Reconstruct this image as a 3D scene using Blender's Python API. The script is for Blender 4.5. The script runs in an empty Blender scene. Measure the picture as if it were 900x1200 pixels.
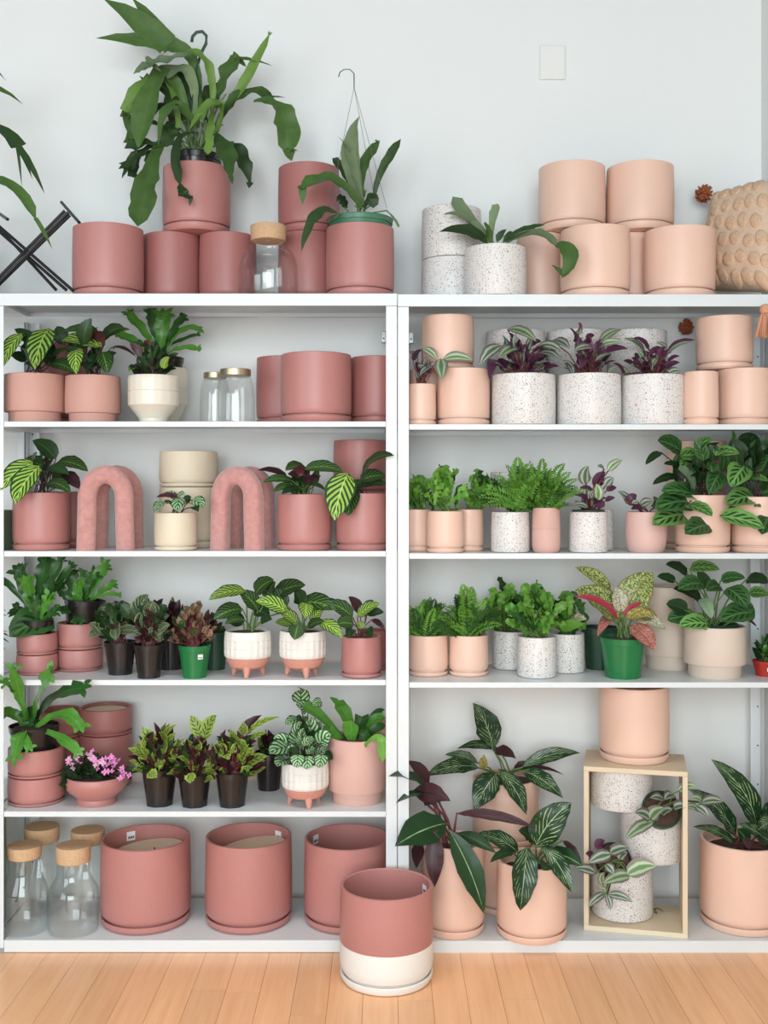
import bpy, bmesh, math, random
from mathutils import Vector, Matrix
sc = bpy.context.scene
rnd = random.Random(7)
PI = math.pi
V = Vector

# ---------------------------------------------------------------- camera, world, lights, exposure
F, D0, EYE, CX, HY = 1262.0, 2.685, 1.15, 450.0, 576.0      # focal length (px of a 900x1200 frame), distance to the rack fronts, eye height
cam = bpy.data.cameras.new('camera')
co = bpy.data.objects.new('camera', cam); sc.collection.objects.link(co)
co.location = (0, -D0, EYE); co.rotation_euler = (PI/2, 0, 0)
cam.sensor_width = 36; cam.lens = 36*F/1200; cam.shift_y = (HY-600)/1200
sc.camera = co
w = bpy.data.worlds.new('daylight'); sc.world = w; w.use_nodes = True
w.node_tree.nodes['Background'].inputs[0].default_value = (0.62, 0.83, 1.0, 1)
w.node_tree.nodes['Background'].inputs[1].default_value = 0.27
def area(name, loc, target, sx, sy, power, col, spread=PI):
    l = bpy.data.lights.new(name, 'AREA'); l.shape = 'RECTANGLE'; l.size = sx; l.size_y = sy
    l.energy = power; l.color = col; l.spread = spread
    o = bpy.data.objects.new(name, l); sc.collection.objects.link(o); o.location = loc
    o.rotation_euler = (V(target)-V(loc)).to_track_quat('-Z', 'Y').to_euler()
area('window_light_left', (-2.9, -3.4, 1.45), (0, 0.2, 1.0), 1.8, 2.2, 74, (0.93, 0.975, 1.0))
area('window_light_behind', (-0.3, -5.5, 1.6), (0.1, 0.2, 0.8), 3.0, 2.6, 310, (0.865, 0.96, 1.0))
area('added_overhead_fill', (-0.2, -1.35, 2.95), (-0.2, -0.95, 0.0), 1.8, 0.7, 14, (1.0, 0.97, 0.93), 1.35)  # added narrow-spread fill from above, brightens the floor and lower shelves
sc.cycles.transparent_max_bounces = 40
vs = sc.view_settings
vs.view_transform = 'Standard'; vs.look = 'None'; vs.gamma = 1; vs.use_curve_mapping = False
vs.exposure = -0.47

# ---------------------------------------------------------------- helpers
def X(px, py, Y):                                            # a place in the room from where it is seen and how deep it stands
    d = D0+Y
    return V(((px-CX)*d/F, Y, EYE-(py-HY)*d/F))
def mpp(Y): return (D0+Y)/F

def lin(c): return tuple(((v/255)/12.92 if v/255 <= .04045 else ((v/255+.055)/1.055)**2.4) for v in c)+(1,)
class NT:
    def __init__(s, name):
        s.m = bpy.data.materials.new(name); s.m.use_nodes = True
        s.t = s.m.node_tree; s.b = s.t.nodes['Principled BSDF']; s.out = s.t.nodes['Material Output']
    def n(s, typ, **kw):
        x = s.t.nodes.new(typ)
        for k, v in kw.items(): setattr(x, k, v)
        return x
    def l(s, a, b): s.t.links.new(a, b)
    def math(s, op, a, b=None, c=None):
        x = s.n('ShaderNodeMath', operation=op)
        for i, v in enumerate((a, b, c)):
            if v is None: continue
            if isinstance(v, (int, float)): x.inputs[i].default_value = v
            else: s.l(v, x.inputs[i])
        return x.outputs[0]
    def mix(s, f, a, b):
        x = s.n('ShaderNodeMix', data_type='RGBA')
        for i, v in ((0, f), (6, a), (7, b)):
            if isinstance(v, (int, float)): x.inputs[i].default_value = v
            elif isinstance(v, tuple): x.inputs[i].default_value = v
            else: s.l(v, x.inputs[i])
        return x.outputs[2]
    def obj(s, scale=1.0):
        tc = s.n('ShaderNodeTexCoord'); oi = s.n('ShaderNodeObjectInfo')
        va = s.n('ShaderNodeVectorMath', operation='ADD'); s.l(tc.outputs['Object'], va.inputs[0])
        vm = s.n('ShaderNodeVectorMath', operation='SCALE'); vm.inputs[0].default_value = (7, 5, 3); s.l(oi.outputs['Random'], vm.inputs['Scale'])
        s.l(vm.outputs[0], va.inputs[1]); return va.outputs[0]
    def noise(s, vec, scale, detail=3, rough=.5):
        x = s.n('ShaderNodeTexNoise'); x.inputs['Scale'].default_value = scale; x.inputs['Detail'].default_value = detail
        x.inputs['Roughness'].default_value = rough
        if vec is not None: s.l(vec, x.inputs['Vector'])
        return x.outputs['Fac']
    def bump(s, h, strength, dist=.001):
        x = s.n('ShaderNodeBump'); x.inputs['Strength'].default_value = strength; x.inputs['Distance'].default_value = dist
        s.l(h, x.inputs['Height']); s.l(x.outputs[0], s.b.inputs['Normal'])
    def base(s, c):
        if isinstance(c, tuple): s.b.inputs['Base Color'].default_value = c
        else: s.l(c, s.b.inputs['Base Color'])
    def rough(s, r): s.b.inputs['Roughness'].default_value = r; return s

def plain(name, c, rough=.5, metal=0, grain=0, gscale=200, bump=0):
    t = NT(name); t.rough(rough); t.b.inputs['Metallic'].default_value = metal
    if grain or bump:
        f = t.noise(t.obj(), gscale, 3, .6)
        t.base(t.mix(f, lin(tuple(v*(1-grain) for v in c)), lin(tuple(min(255, v*(1+grain)) for v in c))))
        if bump: t.bump(f, bump)
    else: t.base(lin(c))
    return t.m
def speckle():
    t = NT('white_speckled_stoneware'); t.rough(.42)
    v = t.obj(); col = lin((220, 216, 212))
    for sc_, th, cc in ((340, .19, (84, 72, 70)), (250, .19, (164, 118, 104)), (190, .15, (60, 54, 56)), (420, .22, (150, 134, 128))):
        x = t.n('ShaderNodeTexVoronoi'); x.inputs['Scale'].default_value = sc_; t.l(v, x.inputs['Vector'])
        sep = t.n('ShaderNodeSeparateColor'); t.l(x.outputs['Color'], sep.inputs[0])
        near = t.math('LESS_THAN', x.outputs['Distance'], t.math('MULTIPLY', sep.outputs[0], th*2.0))
        on = t.math('MULTIPLY', near, t.math('GREATER_THAN', sep.outputs[1], .6))
        col = t.mix(on, col, lin(cc))
    t.base(col); return t.m
M = {}
M['rose'] = plain('rose_stoneware', (179, 121, 115), .42, 0, .035, 260, .06)
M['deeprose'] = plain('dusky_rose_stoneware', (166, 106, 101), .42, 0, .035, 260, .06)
M['peach'] = plain('peach_stoneware', (228, 190, 170), .42, 0, .02, 260, .05)
M['pink'] = plain('pale_pink_stoneware', (214, 176, 166), .5, 0, .03, 260, .06)
M['terra'] = plain('pink_terracotta', (198, 150, 137), .6, 0, .05, 320, .12)
M['terrapale'] = plain('pale_pink_terracotta', (208, 166, 154), .6, 0, .04, 320, .1)
M['beige'] = plain('beige_stoneware', (210, 192, 176), .6, 0, .035, 320, .1)
M['cream'] = plain('cream_stoneware', (216, 202, 178), .5, 0, .03, 260, .06)
M['creamglaze'] = plain('cream_glaze', (224, 216, 200), .25, 0, .02, 90)
M['whitebisque'] = plain('white_bisque', (226, 222, 215), .65, 0, .03, 300, .12)
M['coral'] = plain('coral_pink_clay', (204, 142, 126), .6, 0, .05, 260, .12)
M['speckle'] = speckle()
M['sage'] = plain('sage_green_glaze', (112, 136, 108), .4, 0, .03, 120)
M['blackplastic'] = plain('black_plastic', (36, 31, 30), .25)
M['greenplastic'] = plain('green_plastic', (24, 110, 58), .3)
M['darkgreenplastic'] = plain('dark_green_plastic', (34, 66, 48), .35)
M['tealplastic'] = plain('green_liner_plastic', (66, 116, 90), .4)
M['redplastic'] = plain('red_plastic', (170, 44, 32), .4)
M['soil'] = plain('potting_soil', (66, 48, 38), .95, 0, .5, 160, .8)
M['whitemetal'] = plain('white_powder_coat', (214, 218, 219), .34)
M['zinc'] = plain('zinc_metal', (150, 156, 160), .35, .8)
M['hole'] = plain('dark_bolt_hole', (60, 60, 62), .6)
M['greyplastic'] = plain('grey_plastic_foot', (140, 146, 150), .5)
M['blackmetal'] = plain('black_metal', (30, 28, 28), .4, .3)
M['wire'] = plain('steel_wire', (120, 118, 115), .35, .8)
M['brass'] = plain('brushed_brass', (186, 172, 146), .38, .85)
M['cork'] = plain('cork', (196, 160, 124), .85, 0, .16, 260, .3)
M['velvet'] = plain('dusty_pink_velvet', (188, 136, 130), .9, 0, .15, 80, .4)
M['velvet'].node_tree.nodes['Principled BSDF'].inputs['Sheen Weight'].default_value = .5
M['sticker'] = plain('white_sticker', (236, 236, 238), .5)
M['ink'] = plain('dark_ink', (60, 60, 66), .6)
M['paperdisc'] = plain('cream_ceramic_insert', (232, 214, 188), .6)
M['switch'] = plain('white_blank_plate', (230, 229, 224), .5)
M['cushion'] = plain('tan_cotton', (214, 186, 160), .95, 0, .08, 130, .5)
M['tuft'] = plain('tufted_cotton', (206, 172, 142), .95, 0, .22, 300, 1.0)
M['rust'] = plain('rust_brown_yarn', (150, 84, 54), .95, 0, .25, 300, .8)
M['apricot'] = plain('apricot_yarn', (206, 150, 120), .95, 0, .15, 300, .8)
M['petal'] = plain('lilac_pink_petal', (226, 138, 198), .6, 0, .12, 80)
M['petalpale'] = plain('pale_pink_petal', (232, 178, 206), .6, 0, .08, 80)
M['frond_small'] = None

def wallmat():
    t = NT('off_white_wall_paint'); t.rough(.75); tc = t.n('ShaderNodeTexCoord')
    f = t.noise(tc.outputs['Object'], 90, 4, .6)
    t.base(t.mix(t.noise(tc.outputs['Object'], 1.3, 2), lin((226, 227, 224)), lin((232, 232, 229)))); t.bump(f, .12, .002); return t.m
M['wall'] = wallmat()
def woodmat(name, c1, c2, scale, axis, rough=.4):
    t = NT(name); t.rough(rough); tc = t.n('ShaderNodeTexCoord'); oi = t.n('ShaderNodeObjectInfo')
    va = t.n('ShaderNodeVectorMath', operation='MULTIPLY'); t.l(tc.outputs['Object'], va.inputs[0])
    k = [scale]*3; k[axis] = scale*.05; va.inputs[1].default_value = k
    vb = t.n('ShaderNodeVectorMath', operation='ADD'); t.l(va.outputs[0], vb.inputs[0])
    vm = t.n('ShaderNodeVectorMath', operation='SCALE'); vm.inputs[0].default_value = (31, 17, 23); t.l(oi.outputs['Random'], vm.inputs['Scale']); t.l(vm.outputs[0], vb.inputs[1])
    f = t.noise(vb.outputs[0], 1, 5, .65)
    c = t.mix(f, lin(c1), lin(c2))
    br = t.math('MULTIPLY_ADD', oi.outputs['Random'], .14, .93)
    hv = t.n('ShaderNodeHueSaturation'); t.l(c, hv.inputs['Color']); t.l(br, hv.inputs['Value'])
    t.base(hv.outputs[0]); t.bump(f, .05); return t.m
M['floor'] = woodmat('honey_wood_floor', (222, 158, 110), (246, 196, 150), 60, 1, .27)
M['joint'] = plain('dark_floor_joint', (150, 98, 62), .8)
M['pine'] = woodmat('pale_pine', (204, 182, 150), (220, 204, 178), 50, 2, .55)
M['pineflat'] = woodmat('pale_pine_flat', (204, 182, 150), (220, 204, 178), 50, 0, .55)
def glassmat(name, tint, a, b):
    t = NT(name); t.t.nodes.remove(t.b)
    tr = t.n('ShaderNodeBsdfTransparent'); lt = t.n('ShaderNodeLayerWeight'); lt.inputs[0].default_value = .2
    t.l(t.mix(t.math('POWER', lt.outputs['Facing'], 3.0), tint, (.50, .54, .53, 1)), tr.inputs[0])
    gl = t.n('ShaderNodeBsdfGlossy'); gl.inputs['Roughness'].default_value = .03; gl.inputs['Color'].default_value = (.95, .97, .97, 1)
    lw = t.n('ShaderNodeLayerWeight'); lw.inputs[0].default_value = .25
    f = t.math('MULTIPLY_ADD', t.math('POWER', lw.outputs['Facing'], 3.0), a, b)
    mx = t.n('ShaderNodeMixShader'); t.l(f, mx.inputs[0]); t.l(tr.outputs[0], mx.inputs[1]); t.l(gl.outputs[0], mx.inputs[2])
    t.l(mx.outputs[0], t.out.inputs[0]); return t.m
M['glass'] = glassmat('clear_glass', (.985, .99, .988, 1), .75, .04)

# ---- leaf materials: pattern runs on the leaf's own UV (u across, v along), so it belongs to the leaf
def leafmat(name, kind, a, b, c=None, under=None, n=7, slope=.5, rough=.38, th=.5, midw=.06):
    t = NT(name); t.rough(rough)
    uv = t.n('ShaderNodeUVMap'); sp = t.n('ShaderNodeSeparateXYZ'); t.l(uv.outputs[0], sp.inputs[0])
    u = t.math('ABSOLUTE', t.math('MULTIPLY_ADD', sp.outputs[0], 2, -1)); v = sp.outputs[1]
    vec = t.obj(); nz = t.noise(vec, 35, 3, .6)
    A, B = lin(a), lin(b); Cc = lin(c) if c else B
    if kind == 'plain':
        col = t.mix(nz, A, B)
        col = t.mix(t.math('LESS_THAN', u, midw), col, Cc)
    elif kind == 'chevron':                                   # feather stripes running out from the midrib
        ph = t.math('ADD', t.math('MULTIPLY', t.math('SUBTRACT', v, t.math('MULTIPLY', u, slope*.35)), n*2*PI), t.math('MULTIPLY', nz, 2.5))
        s = t.math('MULTIPLY_ADD', t.math('SINE', ph), .5, .5)
        st = t.n('ShaderNodeMapRange'); t.l(s, st.inputs[0]); st.inputs[1].default_value = th-.18; st.inputs[2].default_value = th+.18
        edge = t.math('GREATER_THAN', u, .86)
        f = t.math('MAXIMUM', st.outputs[0], edge)
        col = t.mix(f, A, B)
        col = t.mix(t.math('LESS_THAN', u, midw), col, Cc)
    elif kind == 'blotch':                                    # dark blotches between the veins on a lighter blade
        ph = t.math('MULTIPLY', t.math('SUBTRACT', v, t.math('MULTIPLY', u, slope*.35)), n*2*PI)
        s = t.math('GREATER_THAN', t.math('SINE', ph), th-.5)
        band = t.math('MULTIPLY', t.math('GREATER_THAN', u, .12), t.math('LESS_THAN', u, .62))
        col = t.mix(t.math('MULTIPLY', s, band), t.mix(nz, A, t.mix(.35, A, B)), B)
        col = t.mix(t.math('LESS_THAN', u, midw), col, Cc)
    elif kind == 'long':                                      # bands running along the leaf
        r = t.n('ShaderNodeValToRGB'); t.l(t.math('ADD', u, t.math('MULTIPLY_ADD', nz, .3, -.15)), r.inputs[0])
        e = r.color_ramp.elements; e[0].position = 0; e[0].color = A; e[1].position = 1; e[1].color = Cc
        for p, k in ((.2, A), (.3, B), (.55, B), (.68, A), (.9, Cc)):
            x = e.new(p); x.color = k
        col = r.outputs[0]
    elif kind == 'streak':                                    # dark blade, pale midrib and pale flecks along side veins
        ph = t.math('MULTIPLY', t.math('SUBTRACT', v, t.math('MULTIPLY', u, slope*.3)), n*2*PI)
        s = t.math('GREATER_THAN', t.math('ADD', t.math('SINE', ph), t.math('MULTIPLY', nz, 1.6)), 1.45+th)
        col = t.mix(t.math('MULTIPLY', s, t.math('LESS_THAN', u, .8)), t.mix(nz, A, t.mix(.5, A, (A[0]*1.8, A[1]*1.8, A[2]*1.5, 1))), B)
        col = t.mix(t.math('LESS_THAN', t.math('ADD', u, t.math('MULTIPLY', nz, .08)), midw+.03), col, Cc)
    elif kind == 'mottle':
        x = t.noise(vec, 210, 4, .75)
        st = t.n('ShaderNodeMapRange'); t.l(x, st.inputs[0]); st.inputs[1].default_value = .46; st.inputs[2].default_value = .54
        col = t.mix(st.outputs[0], A, B)
        col = t.mix(t.math('GREATER_THAN', u, .9), col, Cc)
        col = t.mix(t.math('LESS_THAN', u, midw), col, Cc)
    if under:
        g = t.n('ShaderNodeNewGeometry'); col = t.mix(g.outputs['Backfacing'], col, lin(under))
    oi = t.n('ShaderNodeObjectInfo'); hv = t.n('ShaderNodeHueSaturation'); t.l(col, hv.inputs['Color'])
    hv.inputs['Saturation'].default_value = .98
    t.l(t.math('MULTIPLY_ADD', oi.outputs['Random'], .46, .74), hv.inputs['Value'])
    t.base(hv.outputs[0]); t.bump(t.math('MULTIPLY_ADD', u, -.4, nz), .25, .003)
    t.b.inputs['Specular IOR Level'].default_value = .28
    return t.m
LM = {
 'cal':   leafmat('lime_striped_calathea_leaf', 'chevron', (146, 178, 66), (32, 62, 30), (170, 196, 92), (92, 52, 56), 7, 1.1, th=.52, midw=.05),
 'cald':  leafmat('dark_calathea_leaf', 'chevron', (66, 98, 40), (24, 44, 24), (96, 128, 56), (80, 42, 48), 7, 1.1, th=.4),
 'purp':  leafmat('purple_leaf_underside', 'plain', (54, 30, 34), (72, 40, 46), (42, 24, 28)),
 'dark':  leafmat('dark_green_leaf', 'plain', (24, 46, 24), (38, 68, 32), (56, 88, 44)),
 'stag':  leafmat('staghorn_green_frond', 'plain', (48, 78, 34), (84, 112, 52), (84, 108, 54), rough=.5, midw=.02),
 'stagl': leafmat('bright_staghorn_frond', 'plain', (84, 118, 46), (112, 142, 64), (116, 142, 70), rough=.5, midw=.02),
 'stagd': leafmat('deep_green_staghorn_frond', 'plain', (34, 56, 28), (58, 80, 40), (56, 78, 42), rough=.5, midw=.02),
 'stagg': leafmat('grey_felted_staghorn_frond', 'plain', (98, 116, 84), (124, 140, 102), (112, 130, 94), rough=.7, midw=.02),
 'nest':  leafmat('glossy_nest_fern_frond', 'plain', (50, 104, 34), (88, 146, 48), (98, 150, 62), rough=.3, midw=.04),
 'nestd': leafmat('dark_nest_fern_frond', 'plain', (30, 66, 28), (54, 98, 40), (66, 108, 48), rough=.3, midw=.04),
 'crisp': leafmat('bright_ruffled_fern_frond', 'plain', (78, 130, 46), (116, 166, 62), (124, 170, 80), rough=.35, midw=.03),
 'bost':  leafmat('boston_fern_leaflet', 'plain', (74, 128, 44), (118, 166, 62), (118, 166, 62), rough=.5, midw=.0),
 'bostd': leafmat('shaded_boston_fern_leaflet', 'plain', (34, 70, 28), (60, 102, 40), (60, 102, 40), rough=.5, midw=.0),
 'trad':  leafmat('silver_striped_tradescantia_leaf', 'long', (82, 102, 78), (160, 168, 152), (108, 84, 94), (96, 46, 80), midw=.04),
 'tradl': leafmat('green_cream_tradescantia_leaf', 'long', (98, 132, 80), (174, 182, 158), (132, 116, 118), (128, 70, 104)),
 'tradp': leafmat('purple_tradescantia_leaf', 'plain', (72, 38, 60), (98, 54, 80), (62, 32, 52), (82, 40, 66)),
 'mar':   leafmat('blotched_prayer_plant_leaf', 'blotch', (112, 160, 78), (34, 66, 36), (130, 176, 94), (96, 104, 84), 5, 1.3, th=.5, midw=.05),
 'mard':  leafmat('deep_green_prayer_plant_leaf', 'blotch', (64, 108, 52), (30, 58, 34), (88, 132, 70), (70, 84, 62), 5, 1.3, th=.6),
 'marg':  leafmat('grey_green_leaf_back', 'plain', (112, 136, 108), (128, 150, 118), (96, 120, 90)),
 'pin':   leafmat('silver_pinstriped_leaf', 'chevron', (40, 54, 36), (128, 144, 104), (140, 152, 118), (78, 40, 48), 6, 1.3, th=.78, midw=.06),
 'fit':   leafmat('pink_veined_nerve_plant_leaf', 'mottle', (70, 84, 48), (132, 98, 78), (176, 112, 98), midw=.1),
 'rat':   leafmat('rattlesnake_leaf', 'blotch', (146, 168, 66), (38, 56, 28), (84, 110, 44), (88, 32, 42), 5, 1.0, th=.62, midw=.05),
 'ratp':  leafmat('maroon_leaf_underside', 'plain', (50, 26, 30), (74, 34, 42), (40, 20, 26)),
 'fish':  leafmat('fishbone_striped_leaf', 'chevron', (158, 192, 142), (34, 70, 40), (48, 88, 50), (80, 96, 78), 4, 1.5, th=.58, midw=.05),
 'phil':  leafmat('white_streaked_dark_leaf', 'streak', (24, 52, 28), (158, 178, 130), (166, 188, 140), (62, 32, 44), 8, 1.6, rough=.28, th=.28, midw=.035),
 'phild': leafmat('dark_pale_ribbed_leaf', 'streak', (28, 58, 30), (120, 150, 100), (140, 170, 116), (60, 34, 44), 9, 1.6, rough=.35, th=.9, midw=.05),
 'agl':   leafmat('mottled_lime_leaf', 'mottle', (64, 96, 44), (190, 196, 118), (128, 116, 70), midw=.04),
 'aglr':  leafmat('crimson_leaf_underside', 'plain', (140, 36, 54), (168, 56, 72), (110, 36, 46), midw=.05),
 'aglp':  leafmat('pink_mottled_leaf', 'mottle', (120, 84, 60), (190, 120, 112), (150, 60, 66), midw=.05),
 'agly':  leafmat('yellow_mottled_leaf', 'mottle', (96, 112, 44), (186, 164, 88), (170, 104, 68), midw=.05),
 'pale':  leafmat('pale_mottled_leaf', 'mottle', (120, 140, 92), (196, 190, 170), (170, 110, 110), midw=.05),
 'kal':   leafmat('dark_succulent_leaf', 'plain', (34, 48, 32), (54, 72, 44), (50, 66, 44)),
 'stem':  plain('green_stem', (96, 124, 62), .5),
 'stemd': plain('dark_stem', (70, 52, 44), .5),
 'stemr': plain('reddish_stem', (112, 58, 58), .5),
}
COL = sc.collection
def link(name, me, mat, parent=None, loc=None):
    o = bpy.data.objects.new(name, me); COL.objects.link(o)
    if mat is not None and not me.materials: me.materials.append(mat)
    if parent: o.parent = parent
    if loc is not None: o.location = loc
    return o
def mesh(name, vs_, fs, uvs=None, smooth=True, sharp=None):
    me = bpy.data.meshes.new(name); me.from_pydata([tuple(v) for v in vs_], [], fs)
    if uvs is not None:
        ul = me.uv_layers.new(name='UVMap')
        for lp in me.loops: ul.data[lp.index].uv = uvs[lp.vertex_index]
    if smooth: me.shade_smooth()
    if sharp: me.set_sharp_from_angle(angle=sharp)
    return me
def thing(name, label, cat, loc, group=None, rz=0):
    o = bpy.data.objects.new(name, None); COL.objects.link(o); o.location = loc; o.rotation_euler = (0, 0, rz)
    o.empty_display_size = .03
    tag(o, label, cat, group); return o
def tag(o, label, cat, group=None):
    o['label'] = label; o['category'] = cat
    if group: o['group'] = group
    return o
def lathe(prof, seg=40, wob=None):
    vs_, fs, rows = [], [], []
    for (r, z) in prof:
        if r < 1e-6: rows.append([len(vs_)]); vs_.append((0, 0, z))
        else:
            rows.append(list(range(len(vs_), len(vs_)+seg)))
            for k in range(seg):
                a = 2*PI*k/seg; q = r*(wob(a, z) if wob else 1); vs_.append((q*math.cos(a), q*math.sin(a), z))
    for A, B in zip(rows, rows[1:]):
        for k in range(seg):
            k2 = (k+1) % seg
            if len(A) == 1 and len(B) == 1: continue
            if len(A) == 1: fs.append((A[0], B[k2], B[k]))
            elif len(B) == 1: fs.append((A[k], A[k2], B[0]))
            else: fs.append((A[k], A[k2], B[k2], B[k]))
    return vs_, fs
def lathe_obj(name, prof, mat, parent=None, seg=40, loc=None, wob=None, sharp=.6):
    vs_, fs = lathe(prof, seg, wob); return link(name, mesh(name, vs_, fs, sharp=sharp), mat, parent, loc)
def box_vf(x0, x1, y0, y1, z0, z1):
    return ([(x0,y0,z0),(x1,y0,z0),(x1,y1,z0),(x0,y1,z0),(x0,y0,z1),(x1,y0,z1),(x1,y1,z1),(x0,y1,z1)],
            [(0,3,2,1),(4,5,6,7),(0,1,5,4),(1,2,6,5),(2,3,7,6),(3,0,4,7)])
def join(parts):
    vs_, fs = [], []
    for a, b in parts:
        n = len(vs_); vs_ += a; fs += [tuple(i+n for i in f) for f in b]
    return vs_, fs
def boxes(name, bl, mat, parent=None, bevel=0, loc=None):
    vs_, fs = join([box_vf(*b) for b in bl]); me = mesh(name, vs_, fs, smooth=False)
    if bevel:
        bm = bmesh.new(); bm.from_mesh(me); bmesh.ops.bevel(bm, geom=bm.edges[:], offset=bevel, segments=2, affect='EDGES', profile=.5); bm.to_mesh(me); bm.free()
    return link(name, me, mat, parent, loc)
def tube_vf(pts, r, seg=6, closed_ends=True):
    pts = [V(p) for p in pts]; vs_, fs = [], []
    n = len(pts); up = V((0.13, .31, .94))
    for i, p in enumerate(pts):
        t = (pts[min(i+1, n-1)]-pts[max(i-1, 0)]).normalized()
        s = t.cross(up)
        if s.length < .05: s = t.cross(V((1, 0, 0)))
        s.normalize(); q = s.cross(t)
        rr = r[i] if isinstance(r, (list, tuple)) else r
        for k in range(seg):
            a = 2*PI*k/seg; vs_.append(p+(s*math.cos(a)+q*math.sin(a))*rr)
    for i in range(n-1):
        for k in range(seg):
            k2 = (k+1) % seg; fs.append((i*seg+k, i*seg+k2, (i+1)*seg+k2, (i+1)*seg+k))
    if closed_ends: fs.append(tuple(range(seg))[::-1]); fs.append(tuple(range((n-1)*seg, n*seg)))
    return [tuple(v) for v in vs_], fs
def tubes(name, paths, r, mat, parent=None, seg=6, loc=None):
    vs_, fs = join([tube_vf(p, r, seg) for p in paths]); return link(name, mesh(name, vs_, fs, sharp=1.0), mat, parent, loc)

# ---------------------------------------------------------------- the setting
WALLY, RWX = 0.335, 1.058
def struct(o): o['kind'] = 'structure'; return o
struct(boxes('wall_back', [(-4, RWX+.1, WALLY, WALLY+.1, -.02, 3.0)], M['wall']))
struct(boxes('wall_right', [(RWX, RWX+.1, -6, WALLY, -.02, 3.0)], M['wall']))
fl = struct(boxes('floor', [(-4, RWX, -6, WALLY, -.03, -.0035)], M['joint']))
pw = .079
i = 0; x = RWX
while x > -1.9:
    ends = [WALLY, rnd.uniform(-.4, -.05) if i % 3 == 0 else rnd.uniform(-2.2, -.5), -3.2]
    if i == 17: ends = [WALLY, -.21, -3.2]
    for a, b in zip(ends, ends[1:]):
        boxes('plank', [(x-pw+.0004, x-.0004, b+.0004, a-.0004, -.012, 0)], M['floor'], fl)
    x -= pw; i += 1
sw = thing('blank_wall_plate', 'small square white blank plate on the upper wall', 'wall plate', X(647, 74, WALLY))
boxes('plate', [(-.036, .036, -.008, 0, -.048, .048)], M['switch'], sw, .003)

# ---------------------------------------------------------------- the racks
SHELVES_L = [.031, .352, .680, 1.001, 1.3245, 1.6436]
def rack(x0, x1, zs, label, mids, clips=()):
    t = thing('shelving_rack', label, 'shelf', (x0, 0, 0), 'white metal shelving racks'); W = x1-x0; dp = .282
    def add(n, b, m='whitemetal', bv=.0008, p=t): return boxes(n, b, M[m], p, bv)
    for (px_, sx) in ((0, 1), (W, -1)):
        for (py_, sy) in ((0, 1), (dp, -1)):
            xa, xb = sorted((px_, px_+sx*.0275)); ya, yb = sorted((py_, py_+sy*.0018))
            b1 = (xa, xb, ya, yb, .002, zs[-1]-.031)
            xc, xd = sorted((px_, px_+sx*.0018)); yc, yd = sorted((py_+sy*.0018, py_+sy*.03))
            po = add('post', [b1, (xc, xd, yc, yd, .002, zs[-1]-.031)])
            if sy < 0:
                hl = []
                z = .13
                while z < zs[-1]-.06:
                    hl.append((px_+sx*.008-.0018, px_+sx*.008+.0018, dp-.0028, dp-.0017, z-.002, z+.002)); z += .107
                h = add('bolt_hole', hl, 'hole', 0, po); h['kind'] = 'stuff'
            else:
                add('foot', [(xa-.001, xb+.001, -.0015, .031, 0, .012)], 'greyplastic', .001)
    for i, z in enumerate(zs):
        if i == 1 and not mids: continue
        top = i == len(zs)-1
        h = .030 if i in (0, len(zs)-1) else .013
        if i == 0: h = .0295
        h2 = .012 if top else h
        a, b = (0, W) if top else (.0285, W-.0285)
        if i == 0: a, b = .0282, W-.0282
        f = 0 if top else .0005
        yb = dp if top else dp-.0025
        bl = [(a, b, f, yb, z-.0015, z), (a, b, f, f+.0015, z-h, z-.0015), (a, b, yb-.0015, yb, z-h2, z-.0015),
              (a, a+.0015, f+.0015, yb-.0015, z-h2, z-.0015), (b-.0015, b, f+.0015, yb-.0015, z-h2, z-.0015)]
        if not top: bl += [(.002, a, .031, dp-.031, z-h, z), (b, W-.002, .031, dp-.031, z-h, z)]
        s = add('shelf', bl, bv=0)
    for cx_ in clips:
        c = add('wall_clip', [(cx_-.006, cx_+.006, dp-.016, dp+.002, zs[-1]-.085, zs[-1]-.055)], 'zinc', .001)
        add('screw', [(cx_-.002, cx_+.002, dp-.018, dp-.0155, zs[-1]-.076, zs[-1]-.072)], 'hole', 0, c)
    return t
SHELVES_R = [.0295, .352, .674, .9955, 1.3175, 1.6416]
rack(-.976, .0325, SHELVES_L, 'left of the two full white metal racks, five compartments, holding dusky rose pots', True, (.055, .975))
rack(.0345, 1.037, SHELVES_R, 'right white metal rack with tall bottom compartment, holding peach and speckled pots', False, (.04,))
rack(-1.99, -.981, SHELVES_L, 'white metal rack mostly cut off by the left picture edge', True)
ZL = dict(zip(('b', 5, 3, 2, 1, 't'), SHELVES_L)); ZL[4] = SHELVES_L[1]; ZL[3] = SHELVES_L[2]; ZL[2] = SHELVES_L[3]; ZL[1] = SHELVES_L[4]
ZR = {'b': SHELVES_R[0], 3: SHELVES_R[2], 2: SHELVES_R[3], 1: SHELVES_R[4], 't': SHELVES_R[5]}

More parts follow.
